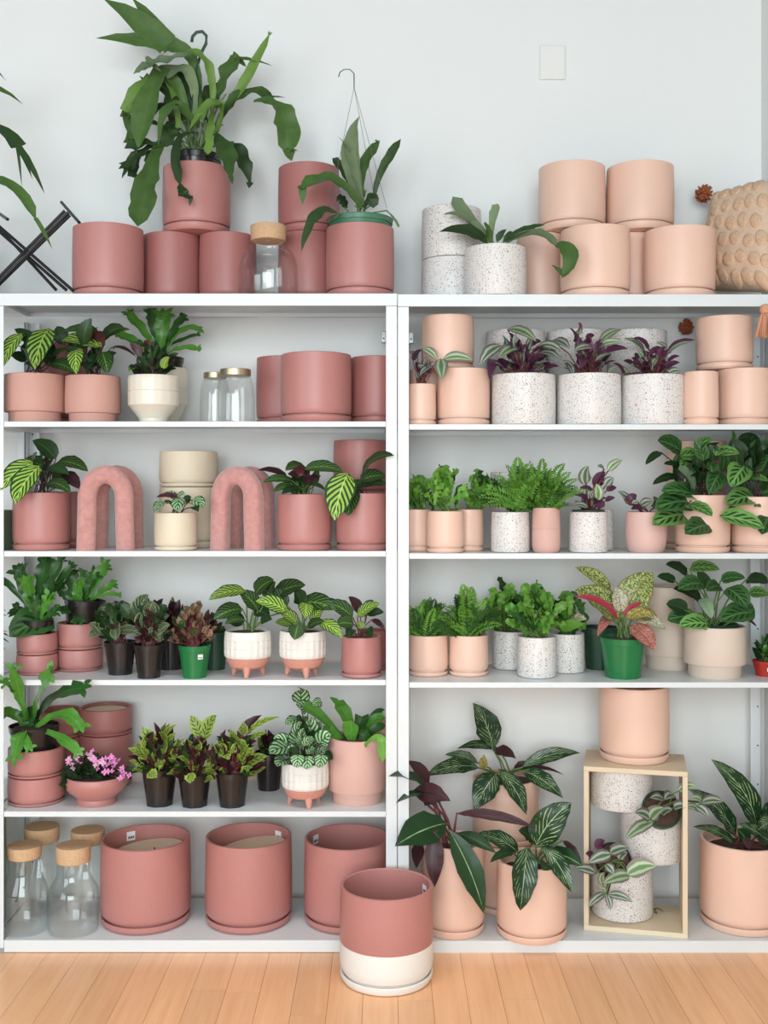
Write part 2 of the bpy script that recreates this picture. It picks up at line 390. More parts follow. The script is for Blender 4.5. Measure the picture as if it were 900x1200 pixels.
# ---------------------------------------------------------------- pots
class Pot: pass
def sticker(t, ang, r, z, w_=.018, h_=.024, inside=True):
    s = -1 if inside else 1
    vs_, fs = [], []
    def patch(a0, a1, z0, z1, off):
        vv, ff = [], []; n = 4; rr = r+s*off
        for k in range(n+1):
            a = a0+(a1-a0)*k/n
            vv += [(rr*math.sin(a), -rr*math.cos(a), z0), (rr*math.sin(a), -rr*math.cos(a), z1)]
        for k in range(n):
            f = (2*k, 2*k+2, 2*k+3, 2*k+1); ff.append(f)
        return vv, ff
    da = w_/r/2
    v1, f1 = patch(ang-da, ang+da, z-h_/2, z+h_/2, .0008)
    o = link('price_sticker', mesh('price_sticker', v1, f1), M['sticker'], t)
    bars = []
    for k in range(4):
        a0 = ang-da*.75+da*1.5*k/4
        bars.append(patch(a0, a0+da*.27, z-h_*.28, z-h_*.02, .0014))
    link('print', mesh('print', *join(bars)), M['ink'], o)
def pot(name, label, cat, cx, w_, top, z, Y, style, mat, soil=None, group=None, seg=44, h=None, tilt=None, base_frac=None, two=None):
    d = D0+Y; r = w_*d/F/2; x_ = (cx-CX)*d/F
    if h is None: h = EYE-(top-HY)*(d-r)/F - z
    P = Pot(); P.x, P.Y, P.z, P.r, P.h, P.cx = x_, Y, z, r, h, cx
    t = P.t = thing(name, label, cat, (x_, Y, z), group); P.O = V((x_, Y, z)); P.top = z+h
    mt = M[mat]; th = min(.009, r*.13)
    def inner(zf): return [(r-.0015, h-.0012), (r-.004, h), (r-th+.002, h), (r-th, h-.002), (r-th, zf+.004), (r-th-.004, zf), (0, zf)]
    depth = soil if soil is not None else .012
    P.soilz = z+h-depth
    if style == 'saucer':
        hs = min(.10*h, .020); g = .007 if h > .1 else .005
        lathe_obj('saucer', [(0, 0), (r*.88, 0), (r*.93, .001), (r*.985, hs*.45), (r*.99, hs-.001), (r*.98, hs), (r*.955, hs), (r*.94, hs*.7), (0, hs*.7)], mt, t, seg)
        zb = hs*.75
        pr = [(0, zb), (r*.88, zb), (r*.885, hs+g*.55), (r*.955, hs+g*.7), (r*.985, hs+g+.002), (r*.995, hs+g+.010), (r, hs+g+.028)]
        if r > .045 and h > .11: pr += [(r, h*.6)]
        body = lathe_obj('pot_body', pr+inner(max(zb+.01, h-depth-.004)) if soil is not None else pr+inner(zb+.012), mt, t, seg)
    elif style == 'plain':
        e = .004
        pr = [(0, .0), (r-e*1.6, 0), (r-e*.4, e*.5), (r, e*1.5), (r, h*.5)]
        body = lathe_obj('pot_body', pr+inner(.012 if soil is None else max(.012, h-depth-.004)), mt, t, seg)
    elif style == 'stepped':
        st = base_frac or .22; rb = r*.85
        pr = [(0, 0), (rb*.97, 0), (rb, .003), (rb, st*h-.004), (rb+.001, st*h-.001), (r*.975, st*h), (r, st*h+.005), (r, h*.6)]
        body = lathe_obj('pot_body', pr+inner(max(.012, h-depth-.004)), mt, t, seg)
    elif style == 'round':
        pr = [(0, 0), (r*.78, 0), (r*.86, .004), (r*.96, .022), (r, .045), (r, h*.7)]
        body = lathe_obj('pot_body', pr+inner(max(.012, h-depth-.004)), mt, t, seg)
    elif style == 'twostack':
        m_ = h*.52
        lathe_obj('lower_cup', [(0, 0), (r*.78, 0), (r*.93, .006), (r, .018), (r, m_-.001), (r*.985, m_), (0, m_)], mt, t, seg)
        pr = [(0, m_), (r*.97, m_), (r*.985, m_+.001), (r, m_+.003)]
        body = lathe_obj('pot_body', pr+inner(max(m_+.01, h-depth-.004)), mt, t, seg)
    elif style == 'nursery':
        rb = r*.74
        def wob(a, zz): return 1-(.035*(abs(math.sin(a*4)) > .8))*(zz < h*.85)-(.05*(zz < .012)*(math.sin(a*8) > .3))
        pr = [(0, .002), (rb*.9, .002), (rb, 0), (rb*1.01, .006), (r*.93, h*.82), (r*.935, h*.84), (r*.975, h*.845), (r*.985, h*.97), (r, h*.975), (r, h-.001), (r*.965, h), (r*.93, h*.86), (r*.92, h-depth-.002), (0, h-depth-.002)]
        body = lathe_obj('pot_body', pr, mt, t, 32, wob=wob)
    elif style == 'bowl':
        rb = r*.62
        pr = [(0, 0), (rb, 0), (rb*1.02, .003), (rb*.97, h*.2), (rb*1.05, h*.25), (r*.9, h*.48), (r, h*.72), (r*.995, h*.9), (r*.965, h-.001), (r*.94, h), (r*.93, h-.004), (r*.92, h-depth-.003), (0, h-depth-.003)]
        body = lathe_obj('pot_body', pr, mt, t, seg)
    elif style == 'facet':
        def wob(a, zz): return (1+.012*(1-abs(math.sin(a*9)))) if zz > h*.36 else 1
        pr = [(0, 0), (r*.52, 0), (r*.55, .004), (r*.55, .01), (r*.93, h*.35), (r*.98, h*.37), (r*.98, h*.655), (r*.96, h*.66), (r*.96, h*.67), (r*.98, h*.68), (r*.985, h*.92), (r*.97, h-.003), (r*.95, h), (r*.9, h-.002), (r*.89, h-depth-.002), (0, h-depth-.002)]
        body = lathe_obj('pot_body', pr, mt, t, 72, wob=wob)
    elif style == 'footed':
        zf = h*.13; sp = h*.42
        def ribs(a, zz): return 1+.026*(math.sin(a*22) > .1)*(zz > sp)*(zz < h*.96)
        pr = [(0, zf), (r*.45, zf+.001), (r*.78, zf+h*.09), (r*.93, sp-h*.06), (r*.955, sp-.001)]
        lathe_obj('lower_bowl', pr+[(r*.93, sp), (0, sp)], M['coral'], t, 48, wob=lambda a, zz: 1+.006*(math.sin(a*26) > .1)*(zz > zf+h*.1))
        body = lathe_obj('pot_body', [(0, sp), (r*.955, sp), (r*.985, sp+h*.03), (r, sp+h*.10), (r, sp+h*.19), (r*.985, sp+h*.195), (r*.985, sp+h*.21), (r, sp+h*.22), (r, sp+h*.36), (r*.985, sp+h*.365), (r*.985, sp+h*.38), (r, sp+h*.39), (r*.995, h*.96), (r*.98, h-.002), (r*.96, h), (r*.93, h-.002), (r*.92, h-depth-.002), (0, h-depth-.002)], M['whitebisque'], t, 104, wob=ribs)
        for k in range(3):
            a = -PI/2+k*2*PI/3+(.28 if cx > 340 else 0.05); c_ = V((math.cos(a), math.sin(a), 0))*r*.62
            tubes('foot', [[c_+V((0, 0, zf+h*.12)), c_*1.1+V((0, 0, zf*.9)), c_*1.22+V((0, 0, 0))]], [r*.2, r*.15, r*.09], M['coral'], t, 8)
    elif style == 'twotone':
        hs = .020; g = .006; m_ = h*.42
        lathe_obj('saucer', [(0, 0), (r*.88, 0), (r*.94, .002), (r*.985, hs*.5), (r*.99, hs-.001), (r*.98, hs), (r*.95, hs), (r*.94, hs*.7), (0, hs*.7)], M['whitebisque'], t, seg)
        lathe_obj('lower_glaze_band', [(r*.90, hs*.75), (r*.905, hs+g*.6), (r*.95, hs+g*.8), (r*.985, hs+g+.008), (r+.0004, hs+g+.02), (r+.0004, m_), (r-.002, m_)], M['whitebisque'], t, 56)
        body = lathe_obj('pot_body', [(0, hs*.75), (r*.89, hs*.75), (r*.94, hs+g+.012), (r-.001, m_-.004), (r, m_), (r, h*.7)]+inner(hs+.012), mt, t, 56)
    if soil is not None:
        rs = {'nursery': .92, 'bowl': .93, 'facet': .89, 'footed': .92}.get(style, 0)
        rs = rs*r if rs else r-th
        n_ = 5; vs_, fs = lathe([(0, .004), (rs*.4, .003), (rs*.75, .0), (rs*.999, -.002)][::-1], 20)
        vs_ = [(a, b, c_+rnd.uniform(-.0015, .0015)) for a, b, c_ in vs_]
        link('soil', mesh('soil', vs_, fs), M['soil'], t, (0, 0, h-depth))
    P.body = body
    return P
def saucerpot(label, cx, w_, top, z, Y, mat, group, name='cylinder_pot', **k):
    return pot(name, label, 'pot', cx, w_, top, z, Y, 'saucer', mat, group=group, **k)

# ---------------------------------------------------------------- leaves
def prof_f(kind, t):
    if kind == 'ovate':  return max(0, math.sin(PI*t**.8))**.75 if t < 1 else 0
    if kind == 'broad':  return max(0, math.sin(PI*min(1, t**.72)))**.6
    if kind == 'lance':  return max(0, math.sin(PI*t**.85))**1.0
    if kind == 'lobe':   return (.8+.2*min(1, t*3))*max(0, 1-t**1.7)
    if kind == 'strap':  return min(1, .35+t*1.6)*(1 if t < .8 else max(0, 1-((t-.8)/.2)**2)**.5)
    if kind == 'fork':   return .28+.72*t**1.4
    if kind == 'club':   return (.3+.7*min(1, t*1.5)**1.2)*(1 if t < .82 else max(0, 1-((t-.82)/.18)**2)**.5)
    return 1
def blade(p0, p1, wd, nrm, arch=.15, prof='ovate', fold=.2, wave=0, wfreq=4, n=9, m=4, via=None, phase=0, v0=0, v1=1, rag=.05):
    p0, p1 = V(p0), V(p1); L = (p1-p0).length; T0 = (p1-p0)/max(L, 1e-6)
    nrm = V(nrm).normalized()
    if via is not None: c_ = V(via)*2-(p0+p1)*.5
    else:
        ad = nrm*.6+V((0, 0, .7)); ad -= T0*ad.dot(T0)
        c_ = (p0+p1)*.5+ad.normalized()*arch*L*2
    vs_, uv, fs = [], [], []
    for i in range(n+1):
        t = i/n
        p = p0*(1-t)**2+c_*2*t*(1-t)+p1*t*t
        T = ((c_-p0)*(1-t)+(p1-c_)*t)
        T = T.normalized() if T.length > 1e-7 else T0
        S = T.cross(nrm)
        if S.length < .08: S = T.cross(V((.3, -.2, .9)))
        S.normalize(); N = S.cross(T)
        hw0 = wd*.5*prof_f(prof, t)+1e-5; rl, rr_ = 1+rnd.uniform(-rag, rag*.6), 1+rnd.uniform(-rag, rag*.6)
        for j in range(m+1):
            u = -1+2*j/m; hw = hw0*(rl if u < 0 else rr_)
            q = p+S*(u*hw*(1-.06*fold))+N*(fold*hw*(abs(u)**1.3-.4))
            if wave: q += N*(wave*hw*abs(u)*math.sin(t*wfreq*2*PI+phase+(1.9 if u > 0 else 0)))+S*(wave*.35*hw*u*math.sin(t*wfreq*2*PI*1.3+phase*2+u))
            vs_.append(q); uv.append(((u+1)/2, v0+(v1-v0)*t))
    for i in range(n):
        for j in range(m):
            a = i*(m+1)+j; fs.append((a, a+1, a+m+2, a+m+1))
    return vs_, fs, uv, (p1, (p1-c_).normalized(), S, N)
def merge(bl):
    vs_, fs, uv = [], [], []
    for b in bl:
        n = len(vs_); vs_ += b[0]; fs += [tuple(i+n for i in f) for f in b[1]]; uv += b[2]
    return vs_, fs, uv
def jit_n(n, a=.3): return V((n[0]+rnd.uniform(-a, a), n[1]+rnd.uniform(-a, a)*.5, n[2]+rnd.uniform(-a, a)*.6))
NRM = (0, -.78, .6)
class Plant:
    """hangs leaves on a thing; petioles are gathered into one thin-stem part"""
    def __init__(s, P, crop=(0, 0, 1), stem='stem', base=None, sr=.0016):
        s.P, s.t, s.O = P, P.t, P.O; s.crop = crop; s.stem = stem; s.paths = []; s.sr = sr
        s.c = V(base) if base is not None else V((P.x, P.Y, P.soilz))
    def px(s, a, b): return a/s.crop[2]+s.crop[0], b/s.crop[2]+s.crop[1]
    def put(s, name, data, mat):
        vs_, fs, uv = data[:3]
        o = link(name, mesh(name, [v-s.O for v in vs_], fs, uv), LM[mat], s.t); return o
    def leaves(s, spec, prof='ovate', arch=.12, fold=.22, wave=.05, name='leaf', stems=True, nrm=NRM, spread=1.0, lobes=None, n=9, wfreq=3, wscale=1.0, rag=.05):
        N = len(spec); r = max(s.P.r, .03)
        for i, e in enumerate(spec):
            nums = [q for q in e if not isinstance(q, (str, dict))]; mats = [q for q in e if isinstance(q, str)]
            opt = [q for q in e if isinstance(q, dict)]; opt = opt[0] if opt else {}
            mat = mats[0] if mats else 'dark'
            if len(nums) == 7: bx, by, vx, vy, tx, ty, wd = nums; via = True
            else: bx, by, tx, ty, wd = nums; via = False
            f = i/max(1, N-1)
            yb = s.P.Y + r*(.45-1.0*f)*spread
            bx, by = s.px(bx, by); tx, ty = s.px(tx, ty)
            inx = abs(tx-s.P.cx)*mpp(s.P.Y) < r*1.15
            rimpy = HY-(s.P.top-EYE)*F/(D0+s.P.Y)
            if 'dy' in opt: yt = s.P.Y+opt['dy']
            elif ty > rimpy-2 and inx: yt = s.P.Y-r-.022-rnd.random()*.008
            elif ty > by+4: yt = yb-r*.55*spread-.01
            else: yt = yb-r*rnd.uniform(-.15, .5)*spread
            if ty > rimpy+6 and inx and by > rimpy-60: yb = s.P.Y-r*.85-.008; yt = min(yt, s.P.Y-r-.02)
            if 'by' in opt: yb = s.P.Y+opt['by']
            yt = min(yt, WALLY-.02); yb = min(yb, WALLY-.02)
            b, t = X(bx, by, yb), X(tx, ty, yt); wm = 1.14*wscale*wd/s.crop[2]*mpp(yb)
            vp = None
            if via:
                vx, vy = s.px(vx, vy); vp = X(vx, vy, opt.get('vy', 0)+s.P.Y if 'vy' in opt else (yb+yt)/2-.01)
            pf = opt.get('prof', prof); lb = opt.get('lobes', lobes)
            nn = jit_n(opt.get('nrm', nrm), .22)
            kw = dict(arch=opt.get('arch', arch), prof=pf, fold=opt.get('fold', fold), wave=opt.get('wave', wave), n=opt.get('n', n), via=vp, phase=rnd.random()*6, wfreq=opt.get('wf', wfreq), rag=opt.get('rag', rag))
            data = blade(b, t, wm, nn, **kw)
            if lb:                                            # forked tip: each lobe grows from the blade's end
                out = [data]
                for (lx, ly, lw) in lb:
                    qx, qy = s.px(lx, ly); q = X(qx, qy, yt-rnd.uniform(-.01, .012))
                    st = data[3][0]-data[3][1]*(wm*.22)
                    out.append(blade(st, q, lw/s.crop[2]*mpp(yt), nn, arch=.04, prof='lobe', fold=.12, wave=.14, n=7, phase=rnd.random()*6))
                data = merge(out)
            s.put(name, data, mat)
            if stems and opt.get('stem', True):
                c_ = s.c+V((rnd.uniform(-.25, .25)*r, rnd.uniform(-.25, .25)*r, 0))
                mid = (c_+b)*.5+V((0, 0, .12*(b-c_).length)); s.paths.append([c_, mid, b, b+(t-b)*.12+V((0, 0, .0))])
        return s
    def crest(s, spec, mat2=None, wave=.22, fold=.25, tips=5, arch=.12, prof='club', name='frond', wfreq=2.6, spread=1.0):
        """strap fronds with a crested (fingered) end"""
        N = len(spec); r = max(s.P.r, .03)
        for i, e in enumerate(spec):
            opt = [q for q in e if isinstance(q, dict)]; opt = opt[0] if opt else {}
            mat = [q for q in e if isinstance(q, str)][0]; nums = [q for q in e if not isinstance(q, (str, dict))]
            via = None
            if len(nums) == 7: bx, by, vx, vy, tx, ty, wd = nums; via = s.px(vx, vy)
            else: bx, by, tx, ty, wd = nums
            bx, by = s.px(bx, by); tx, ty = s.px(tx, ty)
            f = i/max(1, N-1); yb = s.P.Y+r*(.3-.7*f)*spread
            yt = yb-r*rnd.uniform(-.2, .4) if ty < by else s.P.Y-r-.03
            if 'dy' in opt: yt = s.P.Y+opt['dy']
            yt = min(yt, WALLY-.025)
            b, t = X(bx, by, yb), X(tx, ty, yt); wm = wd/s.crop[2]*mpp(yb)
            vp = X(via[0], via[1], (yb+yt)/2-.01) if via else None
            nn = jit_n(NRM, .25)
            d_ = blade(b, t, wm, nn, arch=opt.get('arch', arch), prof=opt.get('prof', prof), fold=fold, wave=wave, wfreq=wfreq, n=12, via=vp, phase=rnd.random()*6, rag=.2)
            out = [d_]; pe, T, S, Nn = d_[3]
            k_ = opt.get('tips', tips)
            for k in range(k_):
                a = -1.0+2.0*k/max(1, k_-1)+rnd.uniform(-.2, .2); dirn = (T*math.cos(a)+S*math.sin(a)+Nn*rnd.uniform(-.3, .3)).normalized()
                st = pe-T*wm*.30+S*math.sin(a)*wm*.18
                out.append(blade(st, st+dirn*wm*rnd.uniform(.5, .8), wm*.38, nn, arch=.1, prof='lance', wave=.3, fold=.2, n=4, m=2, phase=rnd.random()*6))
            s.put(name, merge(out), mat)
        return s
    def bush(s, cx_, cy_, rx, ry, n, L, wd, mats, prof='ovate', fold=.25, wave=.06, name='leaf', q=(.25, 1.0), up=.35, depth=.7, stems=True, arch=.12, nseg=6, m=4, jn=.5, ang=1.75, wfreq=3, rag=.06):
        """n leaves over a dome: (cx,cy) its foot, rx and ry its half width and height"""
        k = mpp(s.P.Y)/s.crop[2]; px_, py_ = s.px(cx_, cy_); c0 = X(px_, py_, s.P.Y)
        for i in range(int(n*1.35)):
            a = rnd.uniform(-ang, ang); b = rnd.uniform(-PI*.5, PI*.5)*.95
            e = V((math.sin(a)*math.cos(b*.9), -math.sin(b)*depth if rnd.random() < .7 else -abs(math.sin(b))*depth, abs(math.cos(a)) if abs(a) < PI/2 else math.cos(a)*.6))
            rr = (q[0]+(q[1]-q[0])*rnd.random()**.5)*1.12
            pos = c0+V((e.x*rx*k, e.y*rx*k, e.z*ry*k))*rr
            dirn = V((e.x*rx, e.y*rx-.25*rx*rnd.random(), e.z*ry+up*ry*.5)); dirn.normalize()
            dirn = (dirn+V((rnd.uniform(-.5, .5), rnd.uniform(-.5, .2), rnd.uniform(-.35, .35)))).normalized()
            ln = L*rnd.uniform(.85, 1.3)*k; b0 = pos-dirn*ln*.5; tp = pos+dirn*ln*.5
            tp.y = min(tp.y, WALLY-.02); b0.y = min(b0.y, WALLY-.02)
            dta = blade(b0, tp, wd*rnd.uniform(.8, 1.15)*k, jit_n((0, -.7, .65), jn), arch=arch, prof=prof, fold=fold, wave=wave, n=nseg, m=m, phase=rnd.random()*6, wfreq=wfreq, rag=rag)
            s.put(name, dta, rnd.choice(mats))
            if stems: s.paths.append([s.c+V((rnd.uniform(-.4, .4)*s.P.r, rnd.uniform(-.4, .4)*s.P.r, 0)), (s.c*.4+b0*.6)+V((0, 0, .003)), b0])
        return s
    def ferns(s, cx_, cy_, rx, ry, n, mats, pairs=15, wd=.20, droop=.25, depth=.8):
        """arching pinnate fronds; each frond one part"""
        k = mpp(s.P.Y)/s.crop[2]; px_, py_ = s.px(cx_, cy_); c0 = X(px_, py_, s.P.Y)
        for i in range(int(n*1.25)):
            a = rnd.uniform(-1.5, 1.5); bb = rnd.uniform(-1.2, 1.3)
            f = rnd.uniform(.65, 1.22)
            tp = c0+V((math.sin(a)*rx*k*f, -math.sin(bb)*rx*k*depth*f, max(.05, math.cos(a)*math.cos(bb*.7))*ry*k*f))
            st = c0+V((rnd.uniform(-.3, .3)*s.P.r, rnd.uniform(-.4, .3)*s.P.r, -.006))
            ctl = (st+tp)*.5+V((0, 0, droop*(tp-st).length)); ctl.x = st.x+(ctl.x-st.x)*.7
            tp.y = min(tp.y, WALLY-.02); ctl.y = min(ctl.y, WALLY-.03)
            L = (tp-st).length; nn = jit_n((0, -.7, .7), .4).normalized()
            vs_, fs, uv = [], [], []
            P_ = pairs
            for j in range(P_+1):
                t = .12+.88*j/P_
                p = st*(1-t)**2+ctl*2*t*(1-t)+tp*t*t; T = ((ctl-st)*(1-t)+(tp-ctl)*t).normalized()
                S = T.cross(nn)
                if S.length < .05: S = V((1, 0, 0))
                S.normalize(); N = S.cross(T)
                hl = L*wd*(math.sin(PI*min(1, .18+.8*t))**.7)*.9
                for sd in (-1, 1):
                    dv = (S*sd+T*.35+N*rnd.uniform(-.25, .35)).normalized(); n0 = len(vs_); ww = L/P_*.5
                    vs_ += [p-T*ww*.35, p+dv*hl*.5-T*ww, p+dv*hl, p+dv*hl*.5+T*ww]
                    uv += [(.5, 0), (.2, .5), (.5, 1), (.8, .5)]; fs.append((n0, n0+1, n0+2, n0+3) if sd > 0 else (n0+3, n0+2, n0+1, n0))
            s.put('frond', (vs_, fs, uv), rnd.choice(mats))
        return s
    def done(s):
        if s.paths:
            vs_, fs = join([tube_vf([p-s.O for p in pa], s.sr, 4, False) for pa in s.paths])
            o = link('stems', mesh('stems', vs_, fs), LM[s.stem], s.t); o['kind'] = 'stuff'
        return s

# ================================================================ OBJECTS
def YB(py, z, wpx, over=0):                                  # depth of a pot's axis from where its foot meets the shelf
    yf = F*(EYE-z)/(py-HY)-D0
    return yf+wpx*(D0+yf)/F/2
G1, G2, G3 = 'dusky rose pots with saucers', 'peach pots with saucers', 'white speckled cylinder pots'

# ---------- top of the left rack
z = ZL['t']
saucerpot('dusky rose pot at far left of rack top, beside the black crossed stand', 127, 82, 259, z, .105, 'rose', G1)
pa = saucerpot('dusky rose pot under left half of the pot holding the big staghorn fern', 201, 67, 270, z, .195, 'deeprose', G1)
pb = saucerpot('dusky rose pot behind the short corked glass jar on rack top', 267, 67, 270, z, .195, 'deeprose', G1)
zt = pa.top
pc = saucerpot('raised dusky rose pot holding the big staghorn fern, resting on two pots', 230.5, 79, 187, zt+.0005, .185, 'rose', G1)
pd = saucerpot('dusky rose pot, lower of the stacked pair left of green-rimmed pot', 362, 72, 269, z, .202, 'deeprose', G1)
saucerpot('dusky rose pot, upper of the stacked pair left of green-rimmed pot', 362, 72, 188, pd.top+.0005, .202, 'deeprose', G1)
pe = saucerpot('dusky rose pot at right end of left rack top, around a green liner', 422, 80, 259, z, .10, 'rose', G1)
# staghorn in its black hanging pot
hp = pot('staghorn_fern', 'big staghorn fern in black hanging pot with green hook, on rack top', 'plant', 230.5, 58, 168, pc.top-.075, .185, 'nursery', 'blackplastic', soil=.006, h=.112)
pl = Plant(hp, (90, 0, 3.333), sr=.002)
hook = [X(90+a/3.333, b/3.333, .17) for a, b in ((470, 575), (440, 480), (452, 380), (466, 280), (484, 210), (505, 170), (506, 140), (490, 123), (468, 126), (452, 143), (449, 163))]
tubes('hanger_hook', [hook], [.0022]*3+[.003]+[.0042]*7, M['darkgreenplastic'], hp.t, 8, -hp.O)
strs = [[X(90+a/3.333, b/3.333, yy) for a, b, yy in ((x0, 575, y0), ((x0+466)/2, 430, (y0+.17)/2), (466, 280, .17))] for x0, y0 in ((535, .14), (500, .235))]
tubes('hanger_strap', strs, .0018, M['darkgreenplastic'], hp.t, 5, -hp.O)
W = dict(stem=True)
pl.leaves([(400, 430, 300, 430, 230, 500, 60, 'stagd'), (420, 400, 380, 300, 300, 360, 70, 'stagd'), (300, 560, 250, 600, 215, 690, 50, 'stagd', {'prof': 'fork', 'lobes': [(240, 700, 30)]}), (500, 470, 520, 330, 40, 'stagd'), (550, 420, 550, 322, 62, 'stagd', {'prof': 'fork'}), (380, 480, 380, 365, 70, 'stagd'), (430, 470, 428, 300, 52, 'stagd', {'prof': 'strap'}),
  (440, 520, 300, 330, 190, 460, 60, 'stag', {'prof': 'fork', 'lobes': [(180, 450, 30), (205, 530, 40)]}),
  (420, 420, 330, 330, 262, 330, 80, 'stag', {'prof': 'fork', 'lobes': [(250, 365, 40), (275, 285, 40)]}), (350, 560, 300, 600, 290, 640, 60, 'stag'), (440, 470, 400, 370, 345, 420, 70, 'stagd'), (400, 540, 370, 500, 350, 575, 70, 'stagd'),
  (350, 500, 250, 480, 215, 560, 66, 'stag', {'prof': 'fork', 'lobes': [(205, 545, 36), (235, 600, 36)]}),
  (560, 400, 610, 390, 755, 128, 42, 'stagl', {'prof': 'strap', 'lobes': [(752, 120, 12), (764, 126, 12)]}),
  (540, 420, 575, 310, 630, 212, 78, 'stag', {'prof': 'club', 'lobes': [(662, 262, 40), (765, 258, 26), (612, 200, 30)]}),
  (470, 500, 460, 250, 340, 178, 74, 'stag', {'prof': 'fork', 'lobes': [(102, -6, 112), (214, -10, 78), (72, 149, 70)], 'stem': False, 'nrm': (0, -1, .1), 'wave': .1}),
  (460, 480, 440, 290, 330, 300, 90, 'stagg', {'prof': 'fork'}),
  (400, 500, 330, 290, 200, 440, 90, 'stagl', {'prof': 'fork', 'lobes': [(195, 440, 40), (250, 360, 30)]}),
  (440, 460, 330, 290, 240, 585, 96, 'stag', {'prof': 'club', 'wave': .22, 'fold': .35}),
  (330, 560, 270, 560, 185, 580, 60, 'stagd', {'prof': 'club'}),
  (360, 560, 260, 590, 200, 655, 70, 'stagd', {'prof': 'fork', 'lobes': [(162, 660, 44), (176, 698, 30)]}),
  (335, 540, 280, 690, 238, 885, 100, 'stag', {'prof': 'club', 'wave': .2, 'fold': .3, 'dy': -.11, 'n': 14}),
  (580, 560, 640, 610, 680, 728, 76, 'stagd', {'prof': 'lance', 'dy': -.02, 'lobes': [(672, 735, 30)]}),
  (545, 500, 640, 370, 770, 385, 58, 'stag', {'prof': 'strap', 'lobes': [(815, 382, 16)]}),
  (690, 398, 800, 430, 820, 600, 98, 'stag', {'prof': 'club', 'wave': .25, 'stem': False, 'dy': -.08, 'by': -.07, 'lobes': [(866, 592, 22), (838, 630, 60)]}),
  (540, 520, 585, 600, 600, 700, 82, 'stag', {'dy': -.125, 'prof': 'lance', 'lobes': [(608, 720, 24)]}),
  (530, 430, 520, 520, 512, 605, 36, 'stagl', {'dy': -.11, 'stem': False}),
  (528, 440, 515, 260, 432, 198, 40, 'stagl', {'prof': 'strap', 'dy': -.06}),
  (440, 205, 360, 230, 270, 250, 84, 'stagg', {'prof': 'fork', 'stem': False, 'lobes': [(220, 290, 62), (266, 222, 34), (330, 282, 40)], 'by': -.06, 'dy': -.08}),
  (548, 520, 560, 400, 470, 455, 70, 'stagl', {'prof': 'fork', 'lobes': [(440, 508, 34), (490, 480, 30)], 'dy': -.09}),
  (470, 500, 370, 410, 318, 570, 60, 'stag', {'prof': 'ovate', 'dy': -.09}),
  (475, 520, 395, 560, 405, 725, 42, 'stagd', {'prof': 'strap', 'dy': -.12, 'wave': .15}),
  (404, 715, 420, 760, 455, 765, 44, 'stagd', {'prof': 'ovate', 'stem': False, 'dy': -.125, 'by': -.12, 'lobes': [(440, 805, 22)]}),
  ], prof='strap', wave=.26, fold=.3, name='frond', wfreq=2.6, n=16, wscale=.86, rag=.16).done()
# second staghorn with a wire hanger
hp = pot('staghorn_fern', 'staghorn fern with wire hanger in green-rimmed liner, rack top', 'plant', 422, 78, 250, pe.top-.06, .10, 'nursery', 'tealplastic', soil=.006, h=.085)
pl = Plant(hp, (240, 60, 3.75), sr=.002)
tubes('wire_hanger', [[X(240+a/3.75, 60+b/3.75, .10) for a, b in ((588, 112), (594, 92), (612, 80), (638, 80), (656, 98), (656, 160))]], .0016, M['wire'], hp.t, 6, -hp.O)
tubes('hanger_wire', [[X(240+656/3.75, 60+158/3.75, .10), X(240+a/3.75, 60+b/3.75, y)] for a, b, y in ((542, 715, .07), (745, 640, .16), (800, 690, .06))], .0006, M['wire'], hp.t, 5, -hp.O)
pl.leaves([(650, 620, 560, 470, 44, 'stagd'), (620, 690, 580, 640, 60, 'dark', {'dy': .02}), (700, 640, 690, 520, 770, 392, 52, 'stag', {'lobes': [(745, 392, 24)]}),
  (745, 665, 770, 540, 862, 385, 44, 'stagd', {'prof': 'club'}),
  (690, 680, 640, 450, 680, 285, 92, 'stagg', {'prof': 'lance', 'wave': .1}), (700, 670, 670, 560, 640, 430, 60, 'stagg', {'prof': 'fork', 'lobes': [(600, 400, 22), (585, 375, 12)]}),
  (690, 690, 560, 560, 420, 610, 76, 'stag', {'prof': 'strap', 'lobes': [(405, 600, 40), (430, 675, 44)], 'dy': -.10}),
  (700, 690, 730, 640, 740, 690, 60, 'stagd', {'dy': -.05}),
  (590, 715, 490, 720, 425, 882, 66, 'stagd', {'prof': 'ovate', 'dy': -.14, 'by': -.08}), (800, 700, 835, 740, 852, 775, 14, 'stagg', {'dy': -.09})],
  prof='strap', name='frond', wave=.18, wscale=.82, rag=.14, n=12).done()
